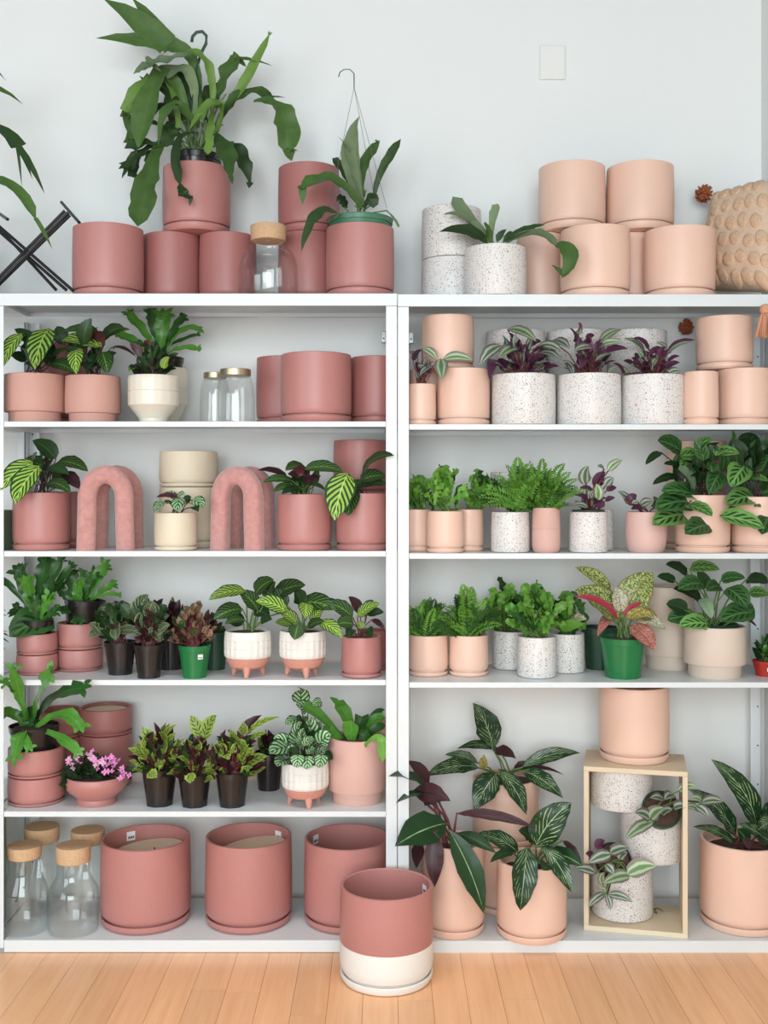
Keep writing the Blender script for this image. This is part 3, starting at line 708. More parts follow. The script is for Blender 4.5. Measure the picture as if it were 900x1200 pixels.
# short jar with a cork
def jar(label, cx, w_, pyb, pyn, pyc0, pyc1, wc, z, Y, name='corked_jar', group=None, neckf=.55, shoulder=.55):
    d = D0+Y; k = d/F; r = w_*k/2; t = thing(name, label, 'jar' if 'jar' in name else 'carafe', ((cx-CX)*k, Y, z), group)
    H = EYE-(pyn-HY)*k-z; rn = wc*k/2; zc1 = EYE-(pyc1-HY)*k-z; zc0 = EYE-(pyc0-HY)*k-z
    if shoulder > .6:
        zs_ = H*.70; arc = [(rn*.98+(r-rn*.98)*math.cos(q*PI/2/7), H*.42+(zs_+H*.16-H*.42)*math.sin(q*PI/2/7)) for q in range(7)]
        prof = [(0, .002), (r*.86, .002), (r*.95, .0), (r, .008), (r, H*.3)]+arc+[(rn*.97, H*.93), (rn*.97, H)]
    else: prof = [(0, .002), (r*.86, .002), (r*.95, .0), (r, .008), (r, H*.3), (r, H*.50), (rn+(r-rn)*.97, H*.55), (rn+(r-rn)*.80, H*.60), (rn+(r-rn)*.42, H*.67), (rn+(r-rn)*.12, H*.74), (rn*.97, H*.80), (rn*.97, H)]
    inn = [(max(0, a-.0025), b+(.004 if i < 3 else 0)) for i, (a, b) in enumerate(prof)][::-1]
    lathe_obj('glass_body', prof+inn, M['glass'], t, 40, sharp=1.2)
    lathe_obj('cork_lid', [(0, zc1), (rn*.96, zc1), (rn*1.0, zc1+.002), (rn*1.03, zc0-.004), (rn*1.0, zc0), (0, zc0)], M['cork'], t, 32)
    return t
jar('short round glass jar with cork lid among rose pots on rack top', 314.5, 70, 341, 282, 265, 283, 41, ZL['t'], .06, shoulder=.62)
# folded stand of black rods
st = thing('folded_plant_stand', 'folded black metal rod stand with crossed legs on far left of rack top', 'plant stand', X(35, 343, .12)); o_ = V(st.location)
for a in ([(-20, 350, .06), (80, 249, .06)], [(-20, 352, .10), (82, 252, .10)], [(-20, 344, .14), (76, 247, .14)]):
    tubes('rod', [[X(*p) for p in a]], .0042, M['blackmetal'], st, 8, -o_)
for a in ([(-30, 240, .09), (86, 341, .05)], [(-30, 246, .13), (78, 340, .09)], [(-30, 236, .17), (66, 340, .13)]):
    tubes('rod', [[X(*p) for p in a]], .0042, M['blackmetal'], st, 8, -o_)
tubes('crossbar', [[X(72, 237, .16), X(93, 261, .04)]], .0042, M['blackmetal'], st, 8, -o_)
tubes('crossbar', [[X(-4, 248, .16), X(9, 257, .04)]], .0042, M['blackmetal'], st, 8, -o_)
# plant off to the left, only frond ends in view
op = pot('staghorn_fern', 'staghorn fern cut off by left picture edge, only narrow drooping frond tips showing', 'plant', -62, 70, 262, z, .12, 'saucer', 'rose', soil=.012)
Plant(op, (0, 0, 3.428), sr=.002).leaves([(-200, 700, -120, 300, 25, 325, 30, 'stagd'), (-200, 700, -100, 380, 94, 420, 46, 'stag', {'prof': 'lance'}),
  (-200, 720, -60, 520, 75, 590, 58, 'stagd', {'prof': 'fork', 'lobes': [(180, 780, 36), (88, 752, 14), (130, 720, 24)], 'dy': -.10}),
  (-200, 740, 20, 730, 145, 885, 40, 'stag', {'prof': 'strap', 'lobes': [(210, 1002, 22)], 'dy': -.10})], prof='lance', name='frond').done()

# ---------- top of the right rack
z = ZR['t']
q = pot('speckled_pot', 'white speckled pot, lower of the stacked pair at left of right rack top', 'pot', 529, 71, 299, z, .192, 'plain', 'speckle', group=G3)
pot('speckled_pot', 'white speckled pot, upper of the stacked pair at left of right rack top', 'pot', 529, 70, 238, q.top+.0005, .192, 'plain', 'speckle', group=G3)
sp = pot('potted_staghorn_fern', 'small grey-green staghorn fern in white speckled pot on right rack top', 'plant', 580.5, 73, 284, z, .078, 'plain', 'speckle', soil=.006)
Plant(sp, (470, 160, 3.913)).leaves([(400, 480, 200, 335, 40, 'stagd', {'prof': 'lance'}), (420, 480, 300, 370, 190, 358, 40, 'stagg', {'prof': 'lance'}), (420, 480, 320, 380, 236, 275, 68, 'stagg', {'prof': 'club'}),
  (415, 485, 420, 380, 445, 308, 46, 'stagg', {'prof': 'club'}), (440, 485, 485, 425, 34, 'stagd', {'prof': 'lance'}), (470, 485, 510, 435, 20, 'stagd'), (400, 490, 380, 400, 54, 'stag'),
  (400, 495, 360, 430, 330, 385, 50, 'stagg'), (400, 490, 300, 430, 174, 437, 72, 'stagd', {'prof': 'ovate'}), (470, 485, 560, 430, 660, 404, 46, 'stagd', {'prof': 'ovate'}),
  (480, 490, 620, 440, 715, 505, 50, 'stagg', {'prof': 'strap', 'dy': -.09}), (700, 490, 775, 540, 735, 650, 84, 'stag', {'prof': 'broad', 'stem': False, 'dy': -.11, 'by': -.085, 'lobes': [(690, 588, 36), (772, 628, 40)]})],
  prof='strap', name='frond', wave=.1, wscale=.9, rag=.1).done()
pk = saucerpot('peach pot half hidden behind speckled staghorn pot on right rack top', 634, 58, 271, z, .222, 'peach', G2)
pm = saucerpot('peach pot at rear, in the gap between the two lower front peach pots', 738, 68, 271, z, .222, 'peach', G2)
saucerpot('lower front peach pot left of the gap on right rack top', 697.5, 81, 261, z, .095, 'peach', G2)
saucerpot('lower front peach pot next to tan cushion on right rack top', 796, 82, 262, z, .10, 'peach', G2)
saucerpot('raised peach pot, left of the upper two on right rack top', 670, 78, 186, max(pk.top, pm.top)+.0005, .19, 'peach', G2)
saucerpot('raised peach pot, right of the upper two on right rack top', 750, 78, 186, pm.top+.0005, .19, 'peach', G2)
# cushion in the corner
ct = thing('cushion', 'tan tufted cushion with yarn tassels leaning in corner on right rack top', 'cushion', X(880, 345, .12)); o_ = V(ct.location)
A = [X(834, 228, .275), X(826, 341, .255), X(948, 210, .11), X(908, 343, -.015)]           # top left, bottom left, top right, bottom right
A[2].x = min(A[2].x, RWX-.03)
def cpt(u, v, side, lift=0):
    p = A[1]*(1-u)*(1-v)+A[3]*u*(1-v)+A[0]*(1-u)*v+A[2]*u*v
    nn = V((-.62, -.76, .18)).normalized()
    e = max(0, (1-(2*u-1)**4)*(1-(2*v-1)**4))**.5
    return p+nn*((.062*e+lift+.006*math.sin(u*5+1)*math.sin(v*4)) if side else (-.03*e))
n = 18; vs_, fs = [], []
for side in (1, 0):
    b = len(vs_)
    for i in range(n+1):
        for j in range(n+1): vs_.append(cpt(i/n, j/n, side)-o_)
    for i in range(n):
        for j in range(n):
            f = (b+i*(n+1)+j, b+(i+1)*(n+1)+j, b+(i+1)*(n+1)+j+1, b+i*(n+1)+j+1); fs.append(f if side else f[::-1])
me = mesh('cover', vs_, fs); bm = bmesh.new(); bm.from_mesh(me); bmesh.ops.remove_doubles(bm, verts=bm.verts, dist=.0005); bm.to_mesh(me); bm.free(); me.shade_smooth()
link('cover', me, M['cushion'], ct)
for i in range(6):
    for j in range(6):
        u, v = (i+.5+(.25 if j % 2 else -.25)+rnd.uniform(-.08, .08))/6, (j+.5+rnd.uniform(-.1, .1))/6
        if not .05 < u < .95: continue
        tv, tf = [], []; rings = ((1, -.004), (.93, .0025), (.7, .004), (.4, .0042), (0, .004)); ru, rv, ro = rnd.uniform(.070, .086), rnd.uniform(.062, .076), rnd.uniform(-.5, .5)
        for rr, lf in rings:
            for k in range(14):
                a = 2*PI*k/14
                if rr == 0 and k: continue
                du, dv = ru*rr*math.cos(a)*rnd.uniform(.93, 1.07), rv*rr*math.sin(a)*rnd.uniform(.93, 1.07)
                tv.append(cpt(u+du*math.cos(ro)-dv*math.sin(ro), v+du*math.sin(ro)+dv*math.cos(ro), 1, lf+rnd.uniform(-.001, .002)*(rr < .9))-o_)
        for g in range(3):
            for k in range(14): tf.append((g*14+k, g*14+(k+1) % 14, (g+1)*14+(k+1) % 14, (g+1)*14+k))
        for k in range(14): tf.append((42+k, 42+(k+1) % 14, 56))
        link('tuft', mesh('tuft', tv, tf), M['tuft'], ct)
def pompom(c, r, mat, name='pompom', squash=1):
    paths = []
    for k in range(150):
        d_ = V((rnd.gauss(0, 1), rnd.gauss(0, 1), rnd.gauss(0, 1))).normalized()*r*rnd.uniform(.82, 1.05); d_.z *= squash
        paths.append([c+d_*.2-o_, c+d_*.65+V((rnd.uniform(-1, 1), rnd.uniform(-1, 1), rnd.uniform(-1, 1)))*r*.1-o_, c+d_-o_])
    vs_, fs = join([tube_vf(p, [.0035, .0032, .002], 4) for p in paths]); link(name, mesh(name, vs_, fs), M[mat], ct)
pompom(X(825, 227, .27), .025, 'rust')
pompom(X(804, 383, .309), .021, 'rust', squash=1.1)
tubes('cord', [[X(832, 341, .262)-o_, X(822, 350, .309)-o_, X(808, 372, .309)-o_]], .003, M['rust'], ct)
c = X(897, 362, -.045); paths = []
for k in range(46):
    a = rnd.uniform(0, 2*PI); f = rnd.random()**.5
    paths.append([c-o_, c+V((math.cos(a)*.012*f, math.sin(a)*.012*f, -.018))-o_, c+V((math.cos(a)*.024*f, math.sin(a)*.02*f, -.060-rnd.uniform(0, .012)))-o_])
vs_, fs = join([tube_vf(p, [.003, .0024, .0018], 4) for p in paths]); link('tassel', mesh('tassel', vs_, fs), M['apricot'], ct)
lathe_obj('tassel_knot', [(0, -.014), (.012, -.011), (.014, 0), (.010, .010), (0, .013)], M['apricot'], ct, 14, c-o_)
# ---------- left rack, first compartment
z = ZL[1]
c1 = pot('potted_calathea', 'lime striped calathea in stepped pink terracotta pot, left one of two', 'plant', 41, 70, 436, z, .085, 'stepped', 'terra', soil=.008, base_frac=.23, group='calatheas in stepped terracotta pots')
c2 = pot('potted_calathea', 'lime striped calathea in stepped pink terracotta pot, right one of two', 'plant', 109, 64, 438, z, .09, 'stepped', 'terra', soil=.008, base_frac=.21, group='calatheas in stepped terracotta pots')
cr = (0, 335, 3.6)
Plant(c1, cr, 'stemd').bush(150, 350, 120, 110, 6, 110, 62, ['dark', 'cald', 'dark'], ang=1.3).leaves([(110, 320, 40, 288, 50, 'dark'), (150, 260, 60, 182, 55, 'dark'), (200, 250, 180, 190, 60, 'cald'), (215, 330, 320, 372, 58, 'cald'), (170, 340, 100, 330, 30, 'dark'),
   (95, 200, 2, 355, 62, 'cal'), (205, 180, 146, 352, 108, 'cal', {'dy': -.13})]).done()
Plant(c2, cr, 'stemd').bush(390, 360, 110, 140, 8, 110, 62, ['dark', 'cald', 'dark'], ang=1.3).leaves([(270, 250, 240, 170, 60, 'dark'), (330, 200, 382, 155, 40, 'purp'), (400, 250, 440, 195, 70, 'dark'), (470, 260, 575, 300, 16, 'purp'), (420, 200, 262, 195, 50, 'cald'), (430, 220, 525, 178, 60, 'cald'), (425, 240, 550, 185, 46, 'cald'),
   (430, 280, 455, 370, 70, 'cald', {'dy': -.06}), (430, 300, 380, 345, 60, 'dark', {'dy': -.05}), (430, 258, 256, 232, 84, 'cal'), (322, 265, 322, 372, 68, 'cal', {'dy': -.1}), (400, 320, 365, 365, 40, 'dark')]).done()
saucerpot('dusky rose pot standing behind the two stepped terracotta pots', 71, 62, 400, z, .252, 'deeprose', G1)
b1 = pot('faceted_pot', 'cream glazed faceted pot at rear with black nursery pot inside', 'pot', 192, 56, 429, z, .212, 'facet', 'creamglaze', group='cream faceted pots')
np_ = pot('nest_fern', 'crested nest fern in black nursery pot, behind the cream faceted pot', 'plant', 205, 44, 414, b1.top-.055, .212, 'nursery', 'blackplastic', soil=.006, h=.085)
np_.t.location.x = b1.x+.004
Plant(np_, cr).crest([(700, 290, 880, 205, 26, 'nestd'), (690, 290, 535, 200, 48, 'nest'), (700, 280, 575, 112, 48, 'nest'), (715, 280, 675, 100, 56, 'nestd'), (720, 285, 735, 112, 70, 'nest'), (730, 290, 820, 125, 50, 'nestd'),
   (740, 290, 800, 190, 890, 185, 38, 'nest'), (740, 295, 800, 262, 885, 268, 30, 'nest'), (700, 300, 620, 240, 40, 'nestd')], tips=4, arch=.06).done()
b2 = pot('potted_prayer_plant', 'small dark bushy plant in front cream faceted pot', 'plant', 180, 60, 438, z, .066, 'facet', 'creamglaze', soil=.006, group='cream faceted pots')
Plant(b2, cr, 'stemd').bush(640, 372, 95, 115, 30, 62, 38, ['dark', 'cald', 'dark', 'purp', 'cald'], ang=1.5).leaves([(590, 340, 545, 362, 40, 'cal'), (600, 300, 630, 250, 40, 'cal'), (690, 350, 715, 300, 40, 'cal')], stems=False).done()
# two upturned glass tumblers with brass bases
for cx, w_, t0, t1, wb, Y, lab in ((252, 36, 437, 444, 17, .16, 'glass tumbler with brass end, further back and left of its twin'), (276, 46, 433, 441, 35, .09, 'glass tumbler with brass end, in front beside the rose pots')):
    k = (D0+Y)/F; t = thing('glass_tumbler', lab, 'glass', ((cx-CX)*k, Y, z), 'upturned glass tumblers'); r = w_*k/2; H = EYE-(t1-HY)*k-z; rb = max(wb*k/2, r*.72); H2 = EYE-(t0-HY)*k-z
    pr = [(r*.99, 0), (r, .002), (r*.985, H*.45), (r*.93, H*.8), (r*.84, H*.95), (rb, H)]
    lathe_obj('glass_body', pr+[(0, H), (0, H-.004)]+[(a-.0022, b-(.004 if b > .06 else 0)) for a, b in pr][::-1], M['glass'], t, 36, sharp=1.2)
    lathe_obj('brass_base', [(0, H+.0003), (rb*1.0, H+.0003), (rb*1.03, H+.001), (rb*1.03, H2-.001), (rb*1.0, H2), (0, H2)], M['brass'], t, 32)
saucerpot('dusky rose pot at rear left, between tumblers and bigger rose pot', 332, 63, 416, z, .238, 'deeprose', G1)
saucerpot('dusky rose pot in front, biggest on the shelf beside glass tumblers', 370.5, 83, 411, z, .092, 'rose', G1)
saucerpot('dusky rose pot at rear right, partly behind the rack post, first compartment', 441, 62, 416, z, .17, 'deeprose', G1)

# ---------- right rack, first compartment
z = ZR[1]; cr = (460, 335, 3.75); cr8 = (670, 335, 3.913)
GT = 'tradescantias in white speckled pots'
t1 = pot('potted_tradescantia', 'striped tradescantia in small peach pot against left post, first compartment', 'plant', 493, 36, 449, z, .06, 'saucer', 'peach', soil=.006)
Plant(t1, cr, 'stemr').bush(125, 420, 55, 90, 12, 50, 26, ['trad', 'tradp'], ang=1.2).leaves([(110, 320, 72, 288, 30, 'trad'), (90, 330, 130, 280, 30, 'tradp'), (130, 275, 195, 325, 44, 'tradl'), (160, 380, 108, 352, 40, 'trad'), (180, 350, 120, 395, 36, 'trad'), (222, 322, 352, 328, 52, 'tradl'), (212, 320, 216, 412, 56, 'tradl', {'dy': -.06})]).done()
pq = saucerpot('peach pot at left end of first compartment, lower of two stacked', 543, 62, 430, z, .085, 'peach', G2)
saucerpot('peach pot stacked on a lower peach pot, first compartment left end', 525, 61, 367, pq.top+.0005, .12, 'peach', G2)
ps = saucerpot('peach pot hidden at rear left, propping the raised peach pot', 506, 52, 431, z, .20, 'peach', G2)
for i, (cx, nm) in enumerate(((604, 'leftmost of three'), (676, 'middle one of three'), (746, 'rightmost of three'))):
    p_ = pot('speckled_pot', 'white speckled pot at rear behind tradescantias, lower, %s' % nm, 'pot', cx, 70, 441, z, .25, 'plain', 'speckle', group=G3)
    pot('speckled_pot', 'white speckled pot at rear behind tradescantias, upper, %s' % nm, 'pot', cx, 70, 384, p_.top+.0005, .25, 'plain', 'speckle', group=G3)
T2 = pot('potted_tradescantia', 'purple striped tradescantia in speckled pot, leftmost of three big ones', 'plant', 613.5, 75, 436, z, .078, 'plain', 'speckle', soil=.008, group=GT)
Plant(T2, cr, 'stemr', sr=.002).bush(575, 375, 120, 120, 36, 66, 36, ['trad', 'tradl', 'tradp', 'tradp'], ang=1.5).leaves([(500, 290, 480, 215, 30, 'trad'), (530, 270, 515, 205, 26, 'tradp'), (600, 265, 655, 245, 34, 'tradp'), (505, 190, 632, 245, 52, 'tradl'), (480, 262, 383, 348, 56, 'trad'), (440, 325, 424, 410, 40, 'tradp', {'dy': -.1}),
   (560, 270, 466, 318, 58, 'tradl'), (640, 262, 745, 290, 50, 'trad'), (640, 295, 735, 325, 48, 'trad'), (490, 375, 450, 340, 40, 'trad'), (600, 330, 580, 290, 40, 'trad')]).done()
T3 = pot('potted_tradescantia', 'purple striped tradescantia in speckled pot, middle of three big ones', 'plant', 690, 75, 436, z, .078, 'plain', 'speckle', soil=.008, group=GT)
Plant(T3, cr8, 'stemr', sr=.002).bush(80, 400, 115, 130, 36, 66, 36, ['trad', 'tradl', 'tradp', 'tradp'], ang=1.5).leaves([(30, 230, 40, 168, 34, 'tradl'), (20, 260, -10, 195, 44, 'tradp'), (65, 245, 105, 228, 34, 'tradp'), (130, 255, 228, 200, 42, 'tradl'), (-90, 250, -10, 290, 50, 'trad'), (120, 278, 238, 262, 42, 'tradl'), (150, 305, 258, 290, 38, 'tradp'), (105, 285, 10, 300, 46, 'trad'), (60, 330, 40, 380, 40, 'tradp')]).done()
T4 = pot('potted_tradescantia', 'purple striped tradescantia in speckled pot, rightmost of three big ones', 'plant', 765, 74, 437, z, .078, 'plain', 'speckle', soil=.008, group=GT)
Plant(T4, cr8, 'stemr', sr=.002).bush(370, 402, 125, 85, 28, 60, 34, ['trad', 'tradl', 'tradp', 'tradp'], ang=1.45).leaves([(335, 300, 236, 242, 36, 'tradl'), (355, 292, 283, 238, 42, 'tradp'), (440, 298, 566, 248, 34, 'tradp'), (440, 310, 560, 256, 26, 'tradl'), (435, 300, 350, 320, 42, 'tradp'), (440, 290, 388, 262, 28, 'trad'), (290, 365, 284, 308, 28, 'tradp'), (240, 405, 188, 356, 30, 'tradp'), (430, 380, 496, 352, 34, 'tradp'), (445, 400, 500, 392, 40, 'trad')]).done()
saucerpot('small peach pot right of speckled tradescantia pots, first compartment', 821, 41, 434, z, .036, 'peach', G2)
pq = saucerpot('peach pot at right end of first compartment, lower of two stacked', 873, 65, 430, z, .085, 'peach', G2)
saucerpot('peach pot stacked on a lower peach pot, first compartment right end', 849, 65, 368, pq.top+.0005, .11, 'peach', G2)

# ---------- left rack, second compartment
z = ZL[2]; cr = (0, 490, 3.75)
GC = 'calatheas in rose pots'
p_ = pot('potted_calathea', 'lime striped calathea in rose pot at left end of second compartment', 'plant', 48.5, 65, 577, z, .078, 'saucer', 'rose', soil=.01, group=GC)
Plant(p_, cr, 'stemd').bush(185, 325, 120, 120, 6, 110, 60, ['dark', 'cald', 'dark'], ang=1.2).leaves([(245, 180, 142, 98, 76, 'dark'), (200, 200, 215, 185, 50, 'purp'), (190, 210, 92, 195, 70, 'cald'), (250, 195, 388, 235, 62, 'cald'), (205, 225, 305, 250, 50, 'dark'), (270, 250, 352, 312, 62, 'purp'), (205, 290, 312, 328, 62, 'cald'),
   (150, 195, -2, 318, 84, 'cal'), (175, 210, 66, 378, 112, 'cal', {'dy': -.12})]).done()
saucerpot('dusky rose pot in shadow behind calathea and first pink arch', 84, 54, 576, z, .228, 'deeprose', G1)
def arch(label, cx, pyt, wpx, Y, yaw, tw=.0235, td=.0235):
    k = mpp(Y); t = thing('arch_ornament', label, 'ornament', ((cx-CX)*k, Y, z), 'pink velvety arch ornaments'); t.rotation_euler = (0, 0, yaw)
    H = EYE-(pyt-HY)*k-z; hw = wpx*k/2; R = hw-tw; zc = H-tw-R*1.25; pts = []
    for i in range(6): pts.append((-R*1.06+R*.06*i/5, zc*i/6))
    for i in range(13): a = PI-PI*i/12; pts.append((R*math.cos(a), zc+R*1.25*math.sin(a)))
    for i in range(5, -1, -1): pts.append((R*1.06-R*.06*i/5, zc*i/6))
    vs_, fs = [], []; seg = 14
    for i, (a, b) in enumerate(pts):
        p0, p1 = pts[max(i-1, 0)], pts[min(i+1, len(pts)-1)]; tx, tz = p1[0]-p0[0], p1[1]-p0[1]; l = math.hypot(tx, tz); nx, nz = -tz/l, tx/l
        if i in (0, len(pts)-1): nx, nz = (-1, 0) if i == 0 else (1, 0)
        for s_ in range(seg):
            an = 2*PI*s_/seg; cs, sn = math.cos(an), math.sin(an); sg = lambda v_: math.copysign(abs(v_)**.7, v_)
            vs_.append((a+nx*tw*sg(cs), td*sg(sn), max(0, b+nz*tw*sg(cs))))
    n_ = len(pts)
    for i in range(n_-1):
        for s_ in range(seg): fs.append((i*seg+s_, i*seg+(s_+1) % seg, (i+1)*seg+(s_+1) % seg, (i+1)*seg+s_))
    fs.append(tuple(range(seg))); fs.append(tuple(range((n_-1)*seg, n_*seg)))
    o = link('arch', mesh('arch', vs_, fs, sharp=1.1), M['velvet'], t); return o
arch('pink velvety arch in front, left pair, beside calathea', 124, 545, 64, .05, .34)
arch('pink velvety arch behind its twin, left pair', 137, 545, 60, .165, .34)
arch('pink velvety arch in front, right pair, beside cream pots', 278, 546, 64, .05, -.34)
arch('pink velvety arch behind its twin, right pair', 293, 546, 60, .165, -.34)
q = saucerpot('cream pot at rear, lower of the stacked cream pair', 221, 68, 571, z, .205, 'cream', 'cream pots')
saucerpot('cream pot at rear, upper of the stacked cream pair', 221, 68, 528, q.top+.0005, .205, 'cream', 'cream pots')
p_ = pot('potted_prayer_plant', 'small striped prayer plant in small cream pot between the pink arches', 'plant', 206, 50, 601, z, .056, 'saucer', 'cream', soil=.008, group='cream pots')
Plant(p_, cr, 'stemd').leaves([(780, 360, 725, 325, 36, 'fish'), (790, 350, 686, 348, 30, 'purp'), (780, 350, 812, 335, 36, 'fish'), (820, 370, 840, 345, 40, 'dark'), (760, 380, 720, 372, 34, 'dark'), (740, 370, 678, 415, 52, 'fish'), (840, 360, 897, 395, 58, 'fish'), (790, 350, 778, 412, 60, 'fish', {'dy': -.055}), (850, 390, 872, 412, 34, 'dark')]).done()
cr = (230, 490, 3.6)
pq = saucerpot('dusky rose pot hidden at rear, propping the raised rose pot', 424, 58, 575, z, .222, 'deeprose', G1)
saucerpot('raised dusky rose pot at rear behind the rightmost calathea, second compartment', 422, 63, 515, pq.top+.0005, .222, 'deeprose', G1)
p_ = pot('potted_calathea', 'striped calathea in rose pot right of the pink arches', 'plant', 356.5, 64, 579, z, .075, 'saucer', 'rose', soil=.008, group=GC)
Plant(p_, cr, 'stem').bush(450, 320, 90, 80, 7, 80, 46, ['dark', 'cald', 'dark'], ang=1.3).leaves([(385, 248, 258, 220, 32, 'purp'), (520, 240, 470, 290, 40, 'purp'), (460, 205, 376, 222, 56, 'cald'), (405, 265, 280, 272, 42, 'cald'), (485, 270, 385, 235, 56, 'purp'), (455, 215, 622, 228, 56, 'cald'), (415, 292, 325, 312, 44, 'cald'), (470, 285, 545, 305, 26, 'dark'), (440, 300, 360, 322, 40, 'dark')]).done()
p_ = pot('potted_calathea', 'striped calathea in rose pot against middle post, second compartment', 'plant', 425, 63, 578, z, .078, 'saucer', 'rose', soil=.008, group=GC)
Plant(p_, cr, 'stemd').leaves([(690, 290, 808, 280, 40, 'cald'), (690, 265, 800, 245, 62, 'cald'), (700, 238, 836, 158, 54, 'cald', {'dy': -.125}), (670, 300, 700, 260, 50, 'dark'), (665, 300, 640, 415, 76, 'cald', {'dy': -.10}), (640, 232, 582, 432, 116, 'cal', {'dy': -.115})]).done()

# ---------- right rack, second compartment
z = ZR[2]; cr = (460, 490, 3.75)
GF = 'ruffled green ferns in peach pots'
def ruffle(P, cr, cx, cy, rx, ry, n, L=90, wd=40, mats=('crisp', 'crisp', 'nest', 'crisp', 'nestd')):
    Plant(P, cr).bush(cx, cy, rx*1.12, ry, int(n*1.5), L, wd*1.1, list(mats), prof='club', wave=.42, fold=.15, name='frond', q=(.15, .85), ang=1.25, nseg=12, wfreq=3.5, jn=.6, rag=.3).done()
p_ = pot('potted_fern', 'ruffled green fern in peach pot, leftmost of three, against post', 'plant', 489, 40, 597, z, .12, 'saucer', 'peach', soil=.006, group=GF)
ruffle(p_, cr, 110, 400, 70, 120, 14)
p_ = pot('potted_fern', 'ruffled green fern in peach pot, rightmost of three, beside speckled pot', 'plant', 549, 36, 597, z, .12, 'saucer', 'peach', soil=.006, group=GF)
ruffle(p_, cr, 380, 400, 75, 145, 22, 80)
p_ = pot('potted_fern', 'ruffled green fern in peach pot, front one of three', 'plant', 522, 44, 599, z, .055, 'saucer', 'peach', soil=.006, group=GF)
ruffle(p_, cr, 225, 410, 90, 190, 24, 95)
q = pot('speckled_pot', 'white speckled pot at rear behind the boston fern, lower', 'pot', 601, 50, 600, z, .20, 'plain', 'speckle', group=G3)
pot('speckled_pot', 'white speckled pot at rear behind the boston fern, upper', 'pot', 599, 50, 553, q.top+.0005, .20, 'plain', 'speckle', group=G3)
p_ = pot('potted_boston_fern', 'boston fern in white speckled pot, second compartment', 'plant', 598, 45, 600, z, .065, 'plain', 'speckle', soil=.006)
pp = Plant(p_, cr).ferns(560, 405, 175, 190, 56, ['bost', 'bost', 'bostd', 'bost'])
p_ = pot('potted_boston_fern', 'boston fern in pale pink two-part cup, second compartment', 'plant', 640, 33, 595, z, .045, 'twostack', 'terrapale', soil=.006)
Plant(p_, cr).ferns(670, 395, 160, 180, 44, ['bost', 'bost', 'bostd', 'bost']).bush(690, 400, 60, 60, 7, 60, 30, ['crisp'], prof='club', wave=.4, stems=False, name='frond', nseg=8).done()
cr = (660, 490, 3.75)
pot('speckled_pot', 'white speckled pot half hidden right of the upright tradescantia pot', 'pot', 700, 38, 597, z, .152, 'plain', 'speckle', group=G3)
p_ = pot('potted_tradescantia', 'upright tradescantia in white speckled pot with dark liner, second compartment', 'plant', 689.5, 45, 600, z, .06, 'plain', 'speckle', soil=.005)
lathe_obj('liner_rim', [(p_.r*.80, p_.h-.01), (p_.r*.86, p_.h+.004), (p_.r*.8, p_.h+.005), (p_.r*.74, p_.h-.008)], M['darkgreenplastic'], p_.t, 32)
Plant(p_, cr, 'stemr', sr=.002).bush(115, 410, 70, 70, 16, 48, 26, ['trad', 'tradp', 'trad'], ang=1.4).leaves([(150, 310, 185, 235, 50, 'tradp'), (180, 225, 150, 212, 22, 'trad'), (195, 235, 262, 182, 38, 'tradl'), (100, 292, 112, 210, 52, 'trad'), (185, 300, 222, 260, 40, 'trad'), (190, 320, 235, 305, 30, 'tradp'), (130, 320, 72, 308, 30, 'tradp'), (110, 360, 52, 338, 28, 'tradp'), (185, 365, 228, 350, 26, 'tradp'), (150, 360, 146, 288, 46, 'tradl'), (110, 395, 42, 380, 32, 'trad'), (160, 400, 170, 360, 40, 'tradp')]).done()
p_ = pot('potted_tradescantia', 'sparse tradescantia in rounded pale pink pot, second compartment', 'plant', 757, 48, 600, z, .06, 'round', 'pink', soil=.005)
Plant(p_, cr, 'stemr', sr=.002).leaves([(400, 395, 395, 345, 40, 'trad'), (290, 380, 240, 322, 36, 'trad'), (285, 370, 322, 335, 40, 'tradp'), (290, 365, 280, 340, 30, 'tradp'), (300, 395, 350, 402, 36, 'tradp'), (340, 385, 395, 365, 40, 'trad'), (330, 370, 302, 375, 28, 'trad')]).done()
pq = saucerpot('bigger peach pot at rear behind the left prayer plant, lower', 812, 66, 583, z, .238, 'peach', G2)
saucerpot('bigger peach pot at rear behind the left prayer plant, upper', 816, 68, 516, pq.top+.0005, .238, 'peach', G2)
GM = 'prayer plants in peach pots'
p_ = pot('potted_prayer_plant', 'trailing prayer plant in peach pot, left of two, beside pale pink pot', 'plant', 823, 63, 580, z, .072, 'saucer', 'peach', soil=.008, group=GM)
Plant(p_, cr, 'stemd').bush(600, 330, 120, 190, 16, 90, 64, ['dark', 'mard', 'dark'], ang=1.1, prof='broad').leaves([(430, 150, 362, 205, 34, 'dark'), (520, 145, 414, 98, 84, 'mard'), (590, 130, 652, 88, 52, 'mar'), (620, 170, 640, 210, 60, 'mard'), (515, 212, 442, 202, 34, 'dark'), (500, 255, 392, 292, 38, 'dark'), (545, 190, 530, 250, 62, 'mar'),
   (512, 165, 612, 168, 74, 'mar'), (640, 190, 655, 240, 70, 'mard'), (690, 130, 668, 165, 50, 'mar'), (665, 150, 775, 155, 52, 'mar'), (690, 240, 640, 335, 80, 'mard'), (575, 320, 505, 225, 90, 'marg', {'dy': -.10}),
   (600, 350, 430, 322, 92, 'mard', {'dy': -.11}), (580, 370, 400, 400, 110, 'mard', {'dy': -.12}), (540, 425, 390, 470, 100, 'mar', {'dy': -.13}), (640, 470, 535, 510, 92, 'mard', {'dy': -.12}), (545, 378, 655, 432, 76, 'mar', {'dy': -.13})], prof='broad', arch=.08).done()
p_ = pot('potted_prayer_plant', 'trailing prayer plant in peach pot, right of two, cut by picture edge', 'plant', 889, 64, 582, z, .078, 'saucer', 'peach', soil=.008, group=GM)
